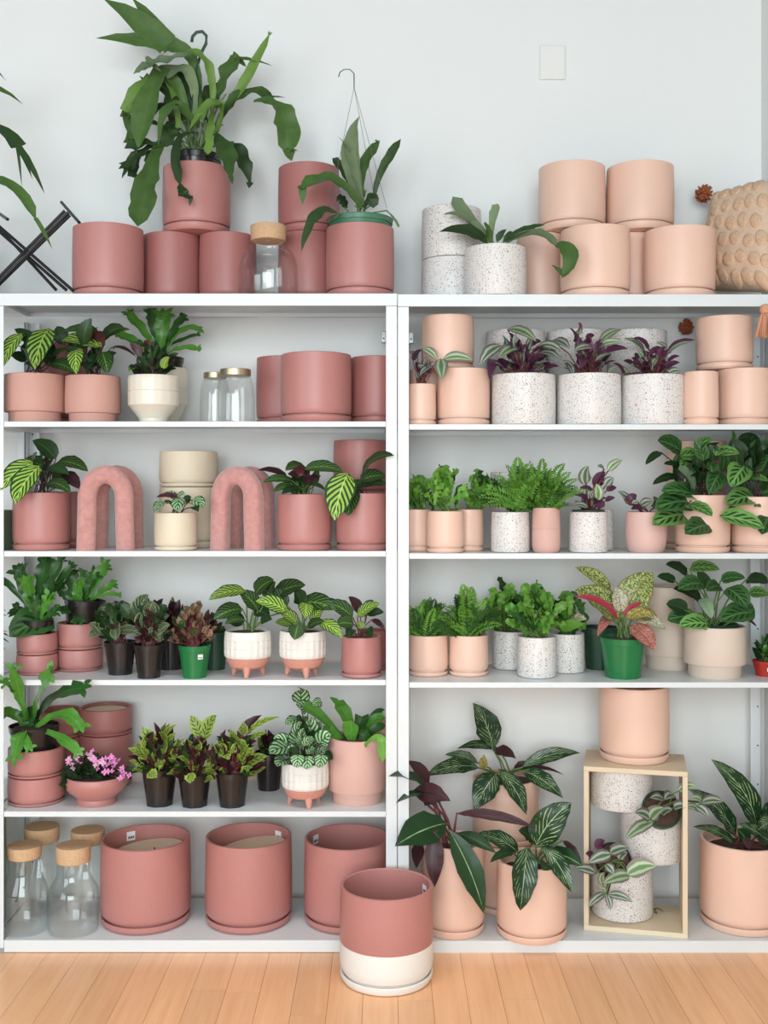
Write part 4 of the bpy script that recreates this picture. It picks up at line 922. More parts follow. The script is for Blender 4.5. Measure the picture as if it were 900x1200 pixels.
Plant(p_, cr, 'stemd').bush(850, 330, 150, 200, 18, 100, 75, ['dark', 'mard', 'dark'], ang=1.2, prof='broad').leaves([(740, 125, 742, 55, 46, 'mar'), (800, 130, 845, 70, 84, 'dark'), (850, 150, 745, 120, 84, 'dark'), (825, 165, 905, 105, 76, 'mard'), (860, 185, 930, 170, 46, 'mar'), (810, 235, 905, 250, 80, 'mard'), (810, 262, 900, 278, 46, 'mar'), (800, 210, 735, 302, 96, 'mar', {'dy': -.08}),
   (870, 330, 930, 320, 60, 'mard'), (840, 345, 716, 385, 92, 'mar', {'dy': -.11}), (690, 430, 885, 485, 96, 'mar', {'dy': -.12, 'by': -.10}), (905, 430, 872, 512, 74, 'mard', {'dy': -.11}), (840, 385, 868, 392, 24, 'mar', {'dy': -.10})], prof='broad', arch=.08).done()
# ---------- left rack, third compartment
z = ZL[3]; cr = (0, 640, 3.75)
GR = 'low rose pots stacked in pairs'
def lowpair(cx, w_, t0, tm, base, z, nm):
    Y = YB(base, z, w_)
    a = saucerpot('low rose pot, lower of stacked pair %s' % nm, cx, w_, tm, z, Y, 'rose', GR)
    b = saucerpot('low rose pot, upper of stacked pair %s' % nm, cx, w_*.99, t0, a.top+.0004, Y, 'rose', GR)
    return b
b = lowpair(43.5, 47, 744, 769, 792, z, 'at left end of third compartment')
f1 = pot('nest_fern', 'dark crested nest fern with one round leaf, left end of third compartment', 'plant', 43, 38, 722, b.top-.042, b.Y, 'nursery', 'blackplastic', soil=.006, h=.075)
Plant(f1, cr).crest([(150, 300, 80, 95, 70, 'nestd'), (170, 290, 205, 52, 74, 'nestd'), (180, 290, 275, 52, 50, 'nestd'), (180, 300, 320, 82, 42, 'nestd'), (140, 290, 40, 170, 0, 165, 40, 'nestd'), (150, 310, 120, 140, 66, 'nest'), (170, 310, 240, 150, 60, 'nestd'), (150, 320, 60, 280, 60, 'nestd'), (180, 320, 225, 210, 64, 'nest'), (160, 325, 150, 225, 50, 'nestd'), (190, 320, 250, 285, 50, 'nestd')], tips=5, arch=.05).leaves([(236, 320, 42, 400, 150, 'mard', {'dy': -.07})], prof='broad', stems=False).done()
b = lowpair(93.5, 53, 732, 763, 788, z, 'behind the left black nursery pots')
f2 = pot('nest_fern', 'crested nest fern in black nursery pot, second from left, third compartment', 'plant', 96, 48, 700, b.top-.035, b.Y, 'nursery', 'blackplastic', soil=.006, h=.095)
f2.t.rotation_euler = (0, .10, 0)
Plant(f2, cr).crest([(350, 260, 400, 110, 56, 'nestd'), (350, 260, 442, 68, 60, 'nest'), (360, 265, 480, 150, 40, 'nest'), (400, 230, 450, 200, 512, 200, 22, 'nest'), (330, 260, 358, 120, 64, 'nestd'), (320, 265, 280, 120, 64, 'nestd'), (310, 270, 240, 190, 50, 'nestd'), (320, 280, 330, 160, 54, 'nest'), (320, 285, 250, 290, 60, 'nestd'), (335, 290, 320, 225, 46, 'nest'), (335, 290, 335, 335, 50, 'nestd')], tips=5, arch=.05).done()
GP = 'pinstriped plants in black nursery pots'
def blackpot(label, cx, w_, top, base, nm='potted_pinstripe_plant', g=GP, mat='blackplastic', s=.006):
    return pot(nm, label, 'plant', cx, w_, top, z, YB(base, z, w_*.8), 'nursery', mat, soil=s, group=g)
p_ = blackpot('dark pinstriped plant in black nursery pot, at rear behind its two twins', 201, 36, 745, 786)
Plant(p_, cr, 'stemr').bush(770, 400, 85, 130, 34, 64, 40, ['ratp', 'purp', 'dark', 'pin'], ang=1.4).done()
p_ = blackpot('pinstriped plant in black nursery pot, left one, beside stacked rose pots', 141, 38, 754, 792)
Plant(p_, cr, 'stemr').bush(500, 430, 95, 150, 26, 74, 54, ['dark', 'pin', 'dark', 'dark'], ang=1.3).leaves([(560, 300, 505, 258, 64, 'dark'), (490, 345, 425, 328, 44, 'pin'), (535, 360, 552, 288, 62, 'pin'), (455, 375, 388, 398, 44, 'pin'), (520, 375, 615, 378, 42, 'pin'), (505, 360, 510, 415, 42, 'pin', {'dy': -.05})]).done()
p_ = blackpot('pinstriped plant in black nursery pot, front middle, left of green pot', 174.5, 36, 757, 796)
Plant(p_, cr, 'stemr').bush(660, 440, 95, 170, 32, 74, 54, ['dark', 'pin', 'dark', 'purp'], ang=1.3).leaves([(580, 320, 530, 255, 56, 'dark'), (612, 318, 652, 212, 84, 'pin'), (700, 300, 735, 260, 50, 'dark'), (680, 350, 745, 305, 54, 'pin'), (600, 330, 580, 270, 50, 'dark'), (700, 375, 748, 345, 40, 'pin'), (690, 395, 715, 380, 42, 'pin')]).done()
p_ = blackpot('leafy plant in dark green nursery pot behind the nerve plant', 252, 32, 742, 786, 'potted_nerve_plant', 'green nursery pots', 'darkgreenplastic')
Plant(p_, cr, 'stemr').bush(930, 400, 50, 90, 18, 40, 26, ['dark', 'fit', 'cald'], ang=1.3).done()
p_ = blackpot('pink and green nerve plant in green nursery pot with white label', 228, 38, 758, 796, 'potted_nerve_plant', 'green nursery pots', 'greenplastic')
Plant(p_, cr, 'stemr').bush(850, 445, 90, 165, 80, 44, 32, ['fit', 'fit', 'cald', 'ratp', 'fit'], ang=1.45, wave=.2).done()
sticker(p_.t, .55, p_.r*.955, p_.h*.68, .013, .012, inside=False)
GW = 'white and coral footed pots'
cr = (230, 640, 3.6)
p_ = pot('potted_calathea', 'striped calathea in white and coral footed pot, left of two', 'plant', 290.5, 54, 742, z, YB(795, z, 40), 'footed', 'whitebisque', soil=.005, group=GW)
Plant(p_, cr, 'stem', sr=.002).leaves([(240, 270, 310, 300, 60, 'dark'), (300, 220, 335, 150, 60, 'cald'), (200, 330, 130, 305, 60, 'dark'), (250, 200, 328, 142, 72, 'cald'), (260, 270, 178, 190, 66, 'cald'), (195, 265, 72, 310, 68, 'cald'), (210, 190, 52, 228, 60, 'cal'), (380, 275, 250, 232, 74, 'cal'), (200, 310, 120, 330, 40, 'cald'), (270, 320, 320, 310, 40, 'dark')]).done()
p_ = pot('potted_calathea', 'striped calathea in white and coral footed pot, right of two', 'plant', 355, 54, 742, z, YB(795, z, 40), 'footed', 'whitebisque', soil=.005, group=GW)
Plant(p_, cr, 'stem', sr=.002).leaves([(520, 250, 600, 235, 30, 'purp'), (440, 240, 590, 270, 84, 'cald'), (330, 210, 462, 165, 76, 'cald'), (440, 250, 410, 180, 60, 'dark'), (380, 260, 285, 190, 76, 'cald'), (465, 240, 460, 304, 62, 'cal'), (490, 325, 545, 250, 52, 'cal'), (410, 335, 332, 322, 40, 'cal'), (425, 325, 345, 272, 52, 'cal'), (470, 345, 540, 318, 44, 'cald'), (430, 330, 415, 396, 62, 'cald', {'dy': -.06}), (520, 320, 617, 388, 60, 'cal')]).done()
saucerpot('small rose pot at rear right corner of third compartment', 437, 34, 740, z, .17, 'deeprose', G1)
p_ = pot('potted_calathea', 'striped calathea in small rose pot against middle post, third compartment', 'plant', 423.5, 47, 748, z, YB(796, z, 46), 'saucer', 'rose', soil=.006, group=GC)
Plant(p_, cr, 'stemr').leaves([(720, 290, 792, 280, 40, 'dark'), (690, 285, 642, 212, 48, 'purp'), (715, 270, 748, 228, 34, 'dark'), (660, 300, 542, 238, 62, 'cald'), (680, 300, 776, 242, 50, 'cal'), (665, 330, 590, 330, 66, 'cald'), (740, 310, 796, 355, 24, 'purp'), (700, 350, 685, 318, 36, 'cal'), (660, 350, 640, 390, 40, 'dark'), (720, 350, 740, 385, 40, 'dark')]).done()

# ---------- right rack, third compartment
z = ZR[3]; cr = (460, 640, 3.75)
GB = 'boston ferns in peach pots'
for cx, w_, lab, fx, rx, ry in ((502, 46, 'boston fern in peach pot, left of two, against post', 150, 95, 160), (549, 46, 'boston fern in peach pot, right of two, beside speckled pots', 330, 120, 200)):
    p_ = pot('potted_boston_fern', lab, 'plant', cx, w_, 746, z, YB(794, z, w_), 'saucer', 'peach', soil=.006, group=GB)
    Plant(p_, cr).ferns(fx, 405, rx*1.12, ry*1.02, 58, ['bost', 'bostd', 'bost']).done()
GS = 'ruffled ferns in white speckled pots'
p_ = pot('potted_fern', 'ruffled fern in white speckled pot, left rear of three, third compartment', 'plant', 598, 42, 741, z, YB(786, z, 42), 'plain', 'speckle', soil=.006, group=GS)
ruffle(p_, cr, 490, 385, 100, 200, 22, 95)
p_ = pot('potted_fern', 'mixed green fern in white speckled pot, right rear of three, third compartment', 'plant', 664, 42, 744, z, YB(790, z, 42), 'plain', 'speckle', soil=.006, group=GS)
ruffle(p_, cr, 770, 395, 85, 170, 18, 85)
Plant(p_, cr).leaves([(720, 345, 855, 322, 60, 'pale', {'dy': -.05}), (740, 370, 840, 345, 50, 'crisp', {'dy': -.05})], stems=False).done()
p_ = pot('potted_fern', 'ruffled fern in white speckled pot, front one of three, third compartment', 'plant', 629, 45, 748, z, YB(796, z, 45), 'plain', 'speckle', soil=.006, group=GS)
ruffle(p_, cr, 625, 410, 120, 230, 34, 100, 46)
cr = (650, 640, 3.6)
pot('nursery_pot', 'empty dark green nursery pot behind the bright green one', 'pot', 703, 44, 737, z, YB(786, z, 36), 'nursery', 'darkgreenplastic', soil=.006)
pq = pot('stepped_pot', 'tall beige stepped pot standing behind red-leaved plant', 'pot', 783, 60, 689, z, YB(787, z, 52)+.01, 'stepped', 'beige', base_frac=.17)
p_ = pot('potted_aglaonema', 'red and lime mottled aglaonema in bright green nursery pot', 'plant', 730, 55, 750, z, YB(797, z, 44), 'nursery', 'greenplastic', soil=.006)
Plant(p_, cr, 'stem', sr=.0028).leaves([(235, 200, 85, 90, 60, 'agl'), (300, 300, 475, 355, 66, 'pale'), (330, 300, 435, 300, 66, 'agly'), (240, 300, 180, 380, 40, 'aglp'), (285, 310, 415, 110, 140, 'agl'), (270, 310, 85, 185, 120, 'agl'), (280, 280, 255, 170, 64, 'pale'), (290, 300, 372, 235, 28, 'aglr'), (270, 312, 78, 212, 36, 'aglr', {'dy': -.09}), (320, 335, 422, 440, 78, 'aglp', {'dy': -.07}), (300, 300, 420, 290, 46, 'agly', {'dy': -.06})], prof='ovate', fold=.25).done()
p_ = pot('potted_prayer_plant', 'tall prayer plant in wide beige stepped pot, third compartment', 'plant', 837.5, 71, 737, z, YB(797, z, 60), 'stepped', 'beige', soil=.006, base_frac=.26)
lathe_obj('liner_rim', [(p_.r*.72, p_.h-.01), (p_.r*.78, p_.h+.004), (p_.r*.74, p_.h+.005), (p_.r*.68, p_.h-.008)], M['darkgreenplastic'], p_.t, 32)
Plant(p_, cr, 'stem', sr=.002).leaves([(560, 120, 468, 78, 52, 'dark'), (630, 180, 600, 110, 60, 'dark'), (510, 150, 432, 128, 44, 'dark'), (570, 95, 697, 100, 56, 'mar'), (700, 145, 805, 135, 52, 'mard'), (620, 230, 500, 180, 60, 'dark'), (810, 140, 900, 158, 66, 'dark'), (820, 200, 905, 205, 54, 'mar'), (700, 170, 640, 190, 60, 'mard'), (625, 160, 520, 182, 72, 'mard'), (790, 280, 845, 270, 90, 'mard'), (560, 275, 470, 245, 64, 'dark'), (590, 300, 474, 312, 78, 'mard'), (620, 220, 662, 305, 48, 'marg'), (730, 175, 812, 258, 92, 'mard'), (835, 280, 698, 318, 96, 'mard', {'dy': -.07}), (650, 330, 525, 342, 80, 'mar', {'dy': -.08}), (800, 310, 852, 340, 14, 'purp')], prof='broad', arch=.1).done()
p_ = pot('potted_succulent', 'small green plant in red nursery pot with label, by right picture edge', 'plant', 898, 32, 776, z, YB(794, z, 28), 'nursery', 'redplastic', soil=.004)
Plant(p_, cr, 'stem').bush(900, 490, 75, 100, 26, 60, 30, ['nest', 'nestd', 'dark'], ang=1.3).done()
sticker(p_.t, -.1, p_.r*.96, p_.h*.5, .012, .009, inside=False)

# ---------- left rack, fourth compartment
z = ZL[4]; cr = (0, 770, 3.75)
q = saucerpot('low rose pot at rear left of fourth compartment, lower', 70, 52, 868, z, .236, 'deeprose', GR)
saucerpot('low rose pot at rear left of fourth compartment, upper', 70, 52, 836, q.top+.0004, .236, 'deeprose', GR)
Y = .252
q = saucerpot('rose pot behind the flower bowl, lower of stacked pair', 124, 61, 865, z, Y, 'deeprose', GR)
q = saucerpot('rose pot behind the flower bowl, upper, with cream insert', 124, 62, 834, q.top+.0004, Y, 'deeprose', GR)
lathe_obj('cream_insert', [(0, 0), (q.r*.8, 0), (q.r*.82, .003), (q.r*.8, .006), (0, .005)], M['paperdisc'], q.t, 32, (0, 0, q.h-.015))
b = lowpair(42.5, 65, 882, 915, 947, z, 'at left end of fourth compartment')
f1 = pot('nest_fern', 'bright crested nest fern in black nursery pot, left end of fourth compartment', 'plant', 40, 58, 856, b.top-.05, b.Y, 'nursery', 'blackplastic', soil=.006, h=.105)
Plant(f1, cr).crest([(150, 320, 230, 180, 385, 135, 74, 'nestd', {'tips': 3, 'dy': -.13}), (130, 310, 90, 180, 58, 40, 58, 'nest', {'tips': 3, 'dy': -.15}), (130, 320, 80, 170, 0, 110, 66, 'nest', {'dy': -.13}), (150, 310, 170, 170, 232, 60, 82, 'nest', {'dy': -.15}), (110, 320, 60, 250, -10, 262, 60, 'nest'), (150, 320, 140, 240, 70, 'nestd'), (140, 325, 110, 230, 60, 'nestd'),
   (150, 320, 270, 250, 360, 320, 62, 'nest'), (160, 320, 260, 350, 350, 425, 46, 'nest', {'dy': -.11}), (130, 330, 90, 340, 62, 455, 62, 'nest', {'dy': -.11}), (125, 330, 110, 350, 135, 410, 40, 'nest', {'dy': -.11})], tips=3, arch=.05, prof='club', wave=.25, wfreq=2).done()
bw = pot('kalanchoe_bowl', 'pink flowering kalanchoe in low dusky pink footed bowl', 'plant', 113, 73, 917, z, .083, 'bowl', 'rose', soil=.006)
pl = Plant(bw, cr, 'stemd').bush(400, 560, 130, 95, 60, 48, 40, ['kal', 'kal', 'dark'], ang=1.5, prof='broad')
fv, ff = [], []
for k in range(4):
    a = k*PI/2; c_, s_ = math.cos(a), math.sin(a)
    def R_(x, y, zz): return (x*c_-y*s_, x*s_+y*c_, zz)
    n0 = len(fv); fv += [R_(0, 0, -.001), R_(.45, -.32, .12), R_(1, 0, .28), R_(.45, .32, .12), R_(.5, 0, .22)]
    ff += [(n0, n0+1, n0+4), (n0+1, n0+2, n0+4), (n0+2, n0+3, n0+4), (n0+3, n0, n0+4)]
fm = [mesh('flower', fv, ff, smooth=False), mesh('flower', fv, ff, smooth=False)]; fm[0].materials.append(M['petal']); fm[1].materials.append(M['petalpale'])
for k in range(72):
    gx, gy, sx, sy, pale = rnd.choice(((325, 462, 28, 22, 1), (400, 440, 25, 20, 1), (430, 460, 25, 20, 1), (455, 490, 32, 28, 0), (500, 455, 28, 22, 0), (535, 510, 22, 26, 0), (480, 470, 30, 25, 0)))
    a, b_ = pl.px(gx+rnd.gauss(0, sx*.6), gy+rnd.gauss(0, sy*.6)); p = X(a, b_, bw.Y-.02-rnd.uniform(0, .045))
    o = link('flower', fm[1 if pale and rnd.random() < .75 else 0], None, bw.t, p-pl.O); o.scale = (rnd.uniform(.007, .010),)*3
    o.rotation_euler = V((rnd.uniform(-.6, .6), -.8+rnd.uniform(-.4, .4), .5)).to_track_quat('Z', 'Y').to_euler()
    pl.paths.append([pl.c+V((rnd.uniform(-.02, .02), rnd.uniform(-.02, .0), 0)), (pl.c+p)*.5+V((0, 0, .006)), p])
pl.done()
GK = 'rattlesnake plants in black nursery pots'
cr = (150, 800, 4.737)
def rat(label, cx, w_, top, base, cxx, cyy, rx, ry, n, spec):
    p_ = pot('potted_rattlesnake_plant', label, 'plant', cx, w_, top, z, YB(base, z, w_*.8), 'nursery', 'blackplastic', soil=.006, group=GK)
    Plant(p_, cr, 'stemr').bush(cxx, cyy, rx*1.15, ry, int(n*1.7), 100, 44, ['rat', 'ratp', 'rat', 'dark', 'ratp'], prof='lance', wave=.3, ang=1.5, wfreq=3.5).leaves(spec, prof='lance', wave=.22, wfreq=4).done()
rat('maroon-leaved plant in black nursery pot at rear, beside fishbone plant', 315, 34, 885, 928, 780, 400, 60, 95, 14, [(770, 370, 775, 305, 60, 'ratp')])
rat('rattlesnake plant in black nursery pot, leftmost of front three', 187, 42, 904, 947, 175, 520, 130, 230, 34, [(190, 320, 270, 232, 36, 'rat'), (215, 390, 268, 275, 50, 'rat'), (150, 405, 75, 240, 84, 'rat'), (110, 470, 25, 430, 60, 'rat'), (150, 470, 240, 420, 50, 'rat'), (110, 500, 160, 530, 60, 'rat', {'dy': -.05})])
rat('rattlesnake plant in black nursery pot, middle of front three, tallest leaves', 228, 40, 910, 948, 370, 540, 125, 210, 34, [(400, 300, 348, 182, 66, 'rat', {'prof': 'ovate'}), (425, 300, 492, 178, 76, 'rat', {'prof': 'ovate'}), (390, 360, 470, 285, 30, 'rat'), (440, 400, 385, 440, 60, 'ratp'), (350, 500, 345, 560, 60, 'rat', {'dy': -.05})])
rat('rattlesnake plant in black nursery pot, rightmost of front three', 272, 40, 908, 948, 585, 530, 125, 220, 34, [(620, 300, 745, 178, 46, 'ratp'), (660, 285, 845, 190, 36, 'rat'), (665, 330, 780, 275, 36, 'rat'), (640, 290, 640, 215, 50, 'rat'), (590, 330, 560, 255, 36, 'rat'), (650, 460, 780, 410, 60, 'rat'), (520, 370, 560, 430, 70, 'rat'), (650, 370, 590, 320, 50, 'rat')])
cr = (230, 790, 3.6)
p_ = pot('potted_fishbone_plant', 'bushy fishbone striped plant in white and coral footed pot, fourth compartment', 'plant', 358, 54, 898, z, YB(948, z, 40), 'footed', 'whitebisque', soil=.005, group=GW)
Plant(p_, cr, 'stemd').bush(455, 390, 95, 170, 22, 62, 52, ['fish', 'fish', 'fish', 'dark'], prof='broad', ang=1.2).leaves([(530, 120, 490, 132, 40, 'fish'), (440, 125, 441, 58, 70, 'fish'), (470, 155, 420, 130, 58, 'fish'), (430, 195, 375, 215, 44, 'fish'), (480, 265, 482, 180, 70, 'fish'), (530, 340, 575, 362, 40, 'dark'), (420, 295, 420, 222, 72, 'fish'), (390, 295, 325, 268, 56, 'fish'), (520, 295, 570, 258, 80, 'fish'), (385, 310, 306, 335, 76, 'fish'), (395, 345, 425, 308, 60, 'fish'), (480, 340, 500, 315, 50, 'fish'), (380, 360, 338, 390, 66, 'fish'), (430, 340, 425, 395, 60, 'fish', {'dy': -.06}), (530, 340, 520, 396, 62, 'fish', {'dy': -.06}), (470, 345, 468, 402, 62, 'fish', {'dy': -.065})], prof='broad').done()
pot('stepped_pot', 'pale pink pot mostly hidden behind the pale pink stepped fern pot', 'pot', 436, 40, 850, z, .226, 'stepped', 'pink')
p_ = pot('potted_fern', 'strappy green fern in pale pink stepped pot against middle post', 'plant', 418.5, 68, 870, z, YB(946, z, 56)+.004, 'stepped', 'terrapale', soil=.006, base_frac=.19)
Plant(p_, cr).leaves([(650, 300, 690, 200, 700, 178, 56, 'nestd'), (690, 300, 730, 190, 796, 148, 22, 'nestd'), (700, 300, 740, 200, 800, 185, 36, 'nest'), (640, 300, 530, 180, 450, 128, 44, 'nest'), (700, 300, 740, 240, 800, 215, 34, 'nestd'), (640, 300, 590, 260, 535, 218, 44, 'nest'), (650, 300, 640, 190, 585, 112, 54, 'nest', {'lobes': [(562, 96, 30), (630, 130, 30)]}), (660, 300, 655, 195, 64, 'nest'), (690, 300, 725, 235, 50, 'nestd'), (710, 300, 775, 270, 786, 372, 40, 'crisp', {'dy': -.09})], prof='club', name='frond', wave=.12, arch=.05).done()

# ---------- left rack, bottom
z = ZL['b']
GJ = 'corked glass carafes'
for cx, w_, pyb, n_, c0, c1, wc, Y, lab in ((49, 52, 1074, 984, 968, 985, 39, .20, 'rear left one'), (103, 52, 1074, 986, 972, 987, 38, .20, 'rear right one, touching the big rose pot'), (28.5, 54, 1099, 1004, 990, 1004, 39, .068, 'front left one'), (86, 59, 1100, 1006, 990, 1009, 39, .068, 'front right one')):
    jar('glass carafe with cork lid on bottom shelf, %s' % lab, cx, w_, pyb, n_, c0, c1, wc, z, Y, 'corked_carafe', GJ, shoulder=.58)
G4 = 'large dusky rose pots on the bottom shelf'
for cx, w_, top, lab, sa in ((171, 104, 998, 'beside the glass carafes', -.6), (291.5, 101, 995, 'middle of three on bottom shelf', .75), (407, 101, 997, 'behind the two-tone pot on the floor', -1.0)):
    q = saucerpot('large dusky rose pot, %s' % lab, cx, w_, top, z, .135, 'rose', G4, seg=64)
    sticker(q.t, PI-sa, q.r-.009, q.h-.026, .024, .024)
    if sa != -1.0:
        lathe_obj('cream_insert', [(0, 0), (q.r*.84, 0), (q.r*.87, .004), (q.r*.84, .008), (0, .006)], M['paperdisc'], q.t, 40, (.004, 0, q.h-.044)).rotation_euler = (.0, -.1 if sa < 0 else -.16, 0)
        if sa < 0:
            tubes('wick', [[(.01, -.02, q.h-.04), (.006, -.035, q.h-.026)], [(.03, -.01, q.h-.04), (.026, -.02, q.h-.022)]], .0018, M['soil'], q.t, 6)
# two-tone pot on the floor
q = pot('two_tone_planter', 'rose over cream two-tone planter standing on the wooden floor', 'planter', 453, 109.5, 1056, 0, -.132, 'twotone', 'rose', seg=64)
sticker(q.t, PI-1.15, q.r-.009, q.h-.03, .022, .022)

# ---------- right rack, bottom
z = ZR['b']; cr = (440, 800, 3.4615)
G5 = 'white-ribbed dark leaved plants in peach pots'
YY = .236
q = saucerpot('large peach pot at rear left, under the raised dark leaved plant', 592, 78, 996, z, YY, 'peach', G2)
p_ = pot('potted_philodendron', 'dark plant with white ribs in raised peach pot at rear', 'plant', 592, 77, 921, q.top+.0005, YY, 'saucer', 'peach', soil=.012, group=G5)
Plant(p_, cr, 'stem', sr=.0022).leaves([(500, 270, 330, 268, 46, 'phil'), (480, 275, 570, 308, 56, 'purp'), (475, 270, 395, 82, 122, 'phil'), (415, 325, 280, 292, 48, 'phil'), (590, 350, 765, 375, 20, 'purp'), (560, 350, 640, 335, 40, 'purp'), (420, 345, 198, 382, 76, 'phil'), (590, 345, 832, 285, 66, 'phil'), (590, 355, 762, 470, 78, 'phil'), (495, 365, 402, 520, 116, 'phil', {'dy': -.13}), (500, 352, 612, 537, 86, 'phil', {'dy': -.13}), (440, 350, 440, 290, 40, 'agly')], wscale=.82, wave=.12, prof='lance').done()
p_ = pot('potted_philodendron', 'dark plant with purple leaf backs in peach pot beside the two-tone planter', 'plant', 531, 74, 996, z, YB(1102, z, 70), 'saucer', 'peach', soil=.03, group=G5)
Plant(p_, cr, 'stemr', sr=.003).leaves([(215, 420, 128, 315, 70, 'purp'), (250, 470, 200, 500, 80, 'purp'), (210, 430, 52, 380, 70, 'dark', {'dy': -.13}), (150, 440, 305, 480, 90, 'purp'), (205, 455, 82, 490, 40, 'phild', {'dy': -.13}), (180, 640, 165, 755, 56, 'purp'), (240, 600, 240, 830, 84, 'purp', {'dy': -.08}), (230, 700, 235, 800, 46, 'dark', {'dy': -.09}), (330, 530, 655, 592, 48, 'purp'), (330, 610, 490, 692, 60, 'dark'), (290, 570, 78, 664, 150, 'phild', {'dy': -.13}), (298, 595, 440, 938, 112, 'phild', {'dy': -.10})], arch=.08, wscale=.84, wave=.1, prof='lance').done()
p_ = pot('potted_philodendron', 'dark plant with white ribs in peach pot at front left of the crate', 'plant', 623, 82, 1020, z, YB(1109, z, 80), 'saucer', 'peach', soil=.03, group=G5, seg=56)
Plant(p_, cr, 'stem', sr=.0024).leaves([(640, 640, 580, 600, 70, 'dark'), (760, 640, 838, 745, 34, 'purp'), (700, 690, 840, 745, 74, 'phild'), (580, 690, 410, 615, 78, 'phil'), (560, 690, 465, 730, 44, 'dark'), (700, 740, 680, 762, 60, 'dark'), (650, 665, 795, 485, 140, 'phil', {'nrm': (-.2, -.9, .3)}), (680, 660, 800, 855, 80, 'phil', {'dy': -.10}), (615, 665, 588, 925, 112, 'phil', {'dy': -.12})], wscale=.84, wave=.12).done()
cr = (660, 790, 3.6375)
p_ = pot('potted_philodendron', 'dark plant with white ribs in big peach pot by right picture edge', 'plant', 870, 97, 998, z, YB(1099, z, 94), 'saucer', 'peach', soil=.03, group=G5, seg=56)
Plant(p_, cr, 'stemr', sr=.0026).leaves([(880, 640, 960, 540, 90, 'phil'), (780, 700, 790, 745, 50, 'purp'), (825, 650, 630, 362, 100, 'phil', {'nrm': (-.3, -.9, .3)}), (735, 690, 535, 492, 88, 'phil'), (900, 640, 830, 665, 84, 'phil'), (780, 720, 740, 660, 60, 'phild'), (735, 730, 552, 650, 48, 'phil'), (890, 740, 748, 640, 78, 'phil'), (900, 770, 840, 690, 60, 'phild')], wscale=.86, wave=.12).done()
# pine crate on its side with three speckled pots
BL, BR = X(684, 1089, .068), X(806, 1100, .012)
yaw = math.atan2(BR.y-BL.y, BR.x-BL.x); WC = math.hypot(BR.x-BL.x, BR.y-BL.y)
ct = thing('wooden_crate', 'pale pine box standing on end with speckled pots inside', 'crate', (BL.x, BL.y, z), None, yaw)
HC, DC, tk = .418, .185, .0125
boxes('board', [(0, WC, 0, DC, 0, tk)], M['pineflat'], ct, .0008); boxes('board', [(0, WC, 0, DC, HC-tk, HC)], M['pineflat'], ct, .0008)
boxes('board', [(0, tk, 0, DC, tk+.0002, HC-tk-.0002)], M['pine'], ct, .0008); boxes('board', [(WC-tk, WC, 0, DC, tk+.0002, HC-tk-.0002)], M['pine'], ct, .0008)
tubes('ink_flourish', [[(WC*.66+.03*math.cos(a*.9)*(1-a/14), DC*.72+.018*math.sin(a*1.7), tk+.0008) for a in [k*.35 for k in range(28)]]], .0011, M['ink'], ct, 4)
def incrate(u, v): c_, s_ = math.cos(yaw), math.sin(yaw); return BL.x+u*c_-v*s_, BL.y+u*s_+v*c_
def cpot(label, cx, w_, top, zb, v, soil=None, nm='speckled_pot', cat='pot', hh=None):
    Y = BL.y+v; return pot(nm, label, cat, cx, w_, top, zb, Y, 'plain', 'speckle', soil=soil, group='speckled pots in the crate', h=hh)
s1 = cpot('tradescantia in bottom speckled pot inside the wooden crate', 729, 71, 1026, z+tk+.0004, .085, .004, 'potted_tradescantia', 'plant', .150)
s2 = cpot('tradescantia in middle speckled pot inside the crate, trailing out right', 763, 72, 966, s1.top+.0005, .075, .004, 'potted_tradescantia', 'plant', .132)
s3 = cpot('topmost empty white speckled pot inside the wooden crate', 728.5, 72, 905, s2.top+.0005, .085, None, hh=ct.location.z+HC-tk-.002-s2.top-.0005 if False else .1205)
cx_, cy_ = 0, 0
pl = Plant(s2, cr, 'stem', sr=.0018, base=(s2.x+.0, s2.Y, s2.top))
lathe_obj('liner', [(0, 0), (.040, 0), (.042, .006), (.046, .034), (.050, .036), (.050, .042), (.045, .042), (.043, .036), (0, .036)], M['darkgreenplastic'], s2.t, 28, (.008, -.045, s2.h-.012)).rotation_euler = (.9, 0, 0)
lathe_obj('soil', [(.044, 0), (.03, .003), (0, .004)][::-1], M['soil'], s2.t, 20, (.008, -.045-.031, s2.h-.012+.0245)).rotation_euler = (.9, 0, 0)
pl.c = V((s2.x+.008, s2.Y-.078, s2.top+.015))
D = {'dy': -.13, 'by': -.10}
pl.leaves([(430, 540, 370, 528, 40, 'trad', D), (490, 500, 572, 478, 40, 'tradl', D), (470, 515, 432, 535, 46, 'trad', D), (420, 600, 465, 580, 48, 'trad', D), (470, 570, 527, 568, 54, 'trad', D), (590, 548, 684, 545, 44, 'trad', D), (565, 560, 618, 606, 46, 'trad', D), (575, 580, 522, 568, 34, 'tradl', D), (590, 545, 540, 530, 30, 'tradl', D), (372, 620, 304, 590, 48, 'trad', D), (370, 625, 432, 572, 58, 'tradl', D), (385, 630, 264, 706, 50, 'tradl', D)], stems=True, fold=.3).done()
lathe_obj('liner', [(0, 0), (.040, 0), (.042, .006), (.043, .03), (.047, .032), (.047, .038), (.043, .038), (.041, .033), (0, .033)], M['blackplastic'], s1.t, 28, (-.038, -.042, s1.h-.010)).rotation_euler = (1.0, 0, 0)
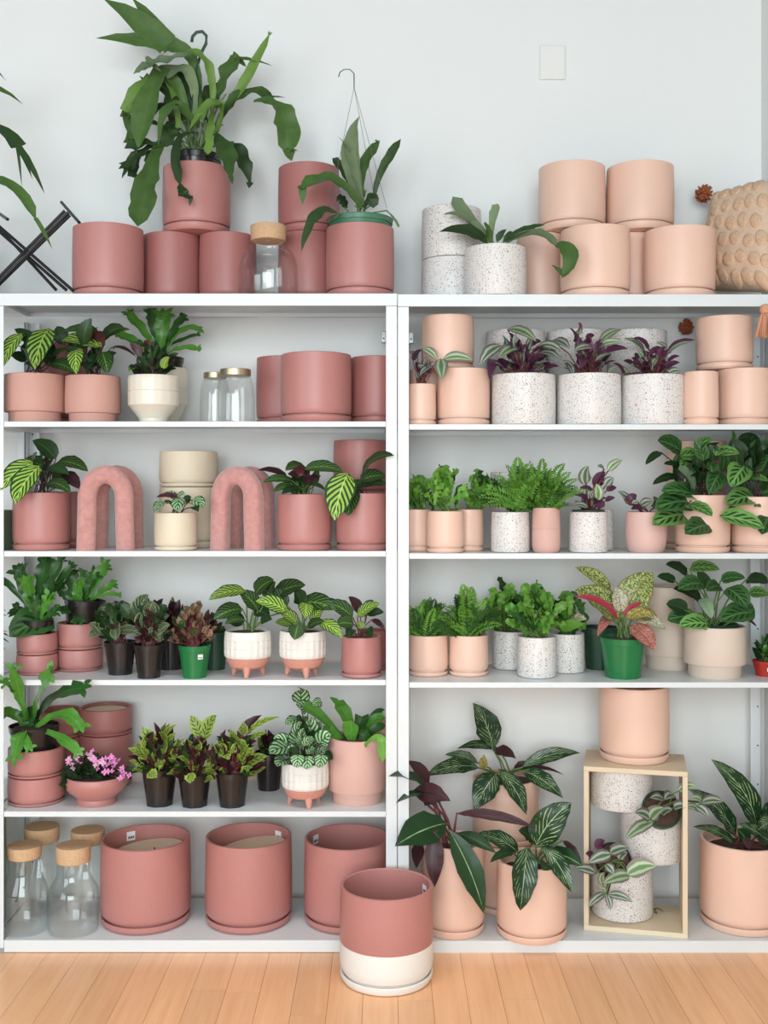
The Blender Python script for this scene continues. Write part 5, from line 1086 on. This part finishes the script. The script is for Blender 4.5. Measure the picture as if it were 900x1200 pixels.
lathe_obj('soil', [(.041, 0), (.03, .003), (0, .004)][::-1], M['soil'], s1.t, 20, (-.038, -.042-.030, s1.h-.010+.0195)).rotation_euler = (1.0, 0, 0)
pl = Plant(s1, cr, 'stem', sr=.0018); pl.c = V((s1.x-.038, s1.Y-.076, s1.top+.012))
D = {'dy': -.13, 'by': -.11}
pl.leaves([(150, 745, 178, 712, 44, 'tradp', D), (130, 790, 95, 765, 34, 'tradp', D), (205, 770, 108, 805, 52, 'trad', D), (200, 765, 280, 742, 50, 'trad', D), (240, 790, 275, 760, 44, 'trad', D), (180, 810, 215, 852, 40, 'trad', D), (140, 850, 42, 830, 40, 'trad', D), (170, 900, 175, 845, 30, 'tradl', D), (285, 860, 172, 892, 54, 'tradl', D), (272, 852, 398, 818, 70, 'tradl', D), (180, 935, 155, 915, 30, 'tradl', D), (180, 935, 106, 994, 34, 'trad', D), (185, 940, 202, 1006, 30, 'trad', D), (188, 940, 296, 972, 34, 'trad', D)], stems=True, fold=.3).done()
saucerpot('large peach pot standing on top of the wooden crate', 743, 81, 809, z+HC+.0003, BL.y+.09, 'peach', G2, seg=56)

# ---------- neighbouring rack at the far left
pot('sage_pot', 'sage green pot by left picture edge, second compartment level', 'pot', -14, 58, 598, ZL[2], .10, 'plain', 'sage', group='sage green pots')
pot('sage_pot', 'sage green pot by left picture edge on the bottom shelf', 'pot', -44, 98, 957, ZL['b'], .10, 'plain', 'sage', group='sage green pots')
p_ = pot('potted_palm', 'spiky dark palm tips by left picture edge, third compartment level', 'plant', -34, 52, 752, ZL[3], .10, 'plain', 'sage', soil=.008)
Plant(p_, (0, 420, 3), 'stem').leaves([(-60, 950, -20, 890, 24, 890, 9, 'dark'), (-60, 950, -10, 910, 26, 905, 9, 'dark'), (-60, 950, -20, 850, 14, 840, 9, 'dark'), (-60, 960, -10, 960, 38, 980, 9, 'dark'), (-60, 960, -10, 975, 34, 1000, 9, 'dark'), (-60, 970, -20, 980, 20, 1028, 9, 'dark'), (-60, 970, -20, 960, 30, 960, 9, 'dark'), (-60, 960, -100, 850, -140, 900, 9, 'dark')], prof='lance', stems=False).done()
bpy.context.view_layer.update()
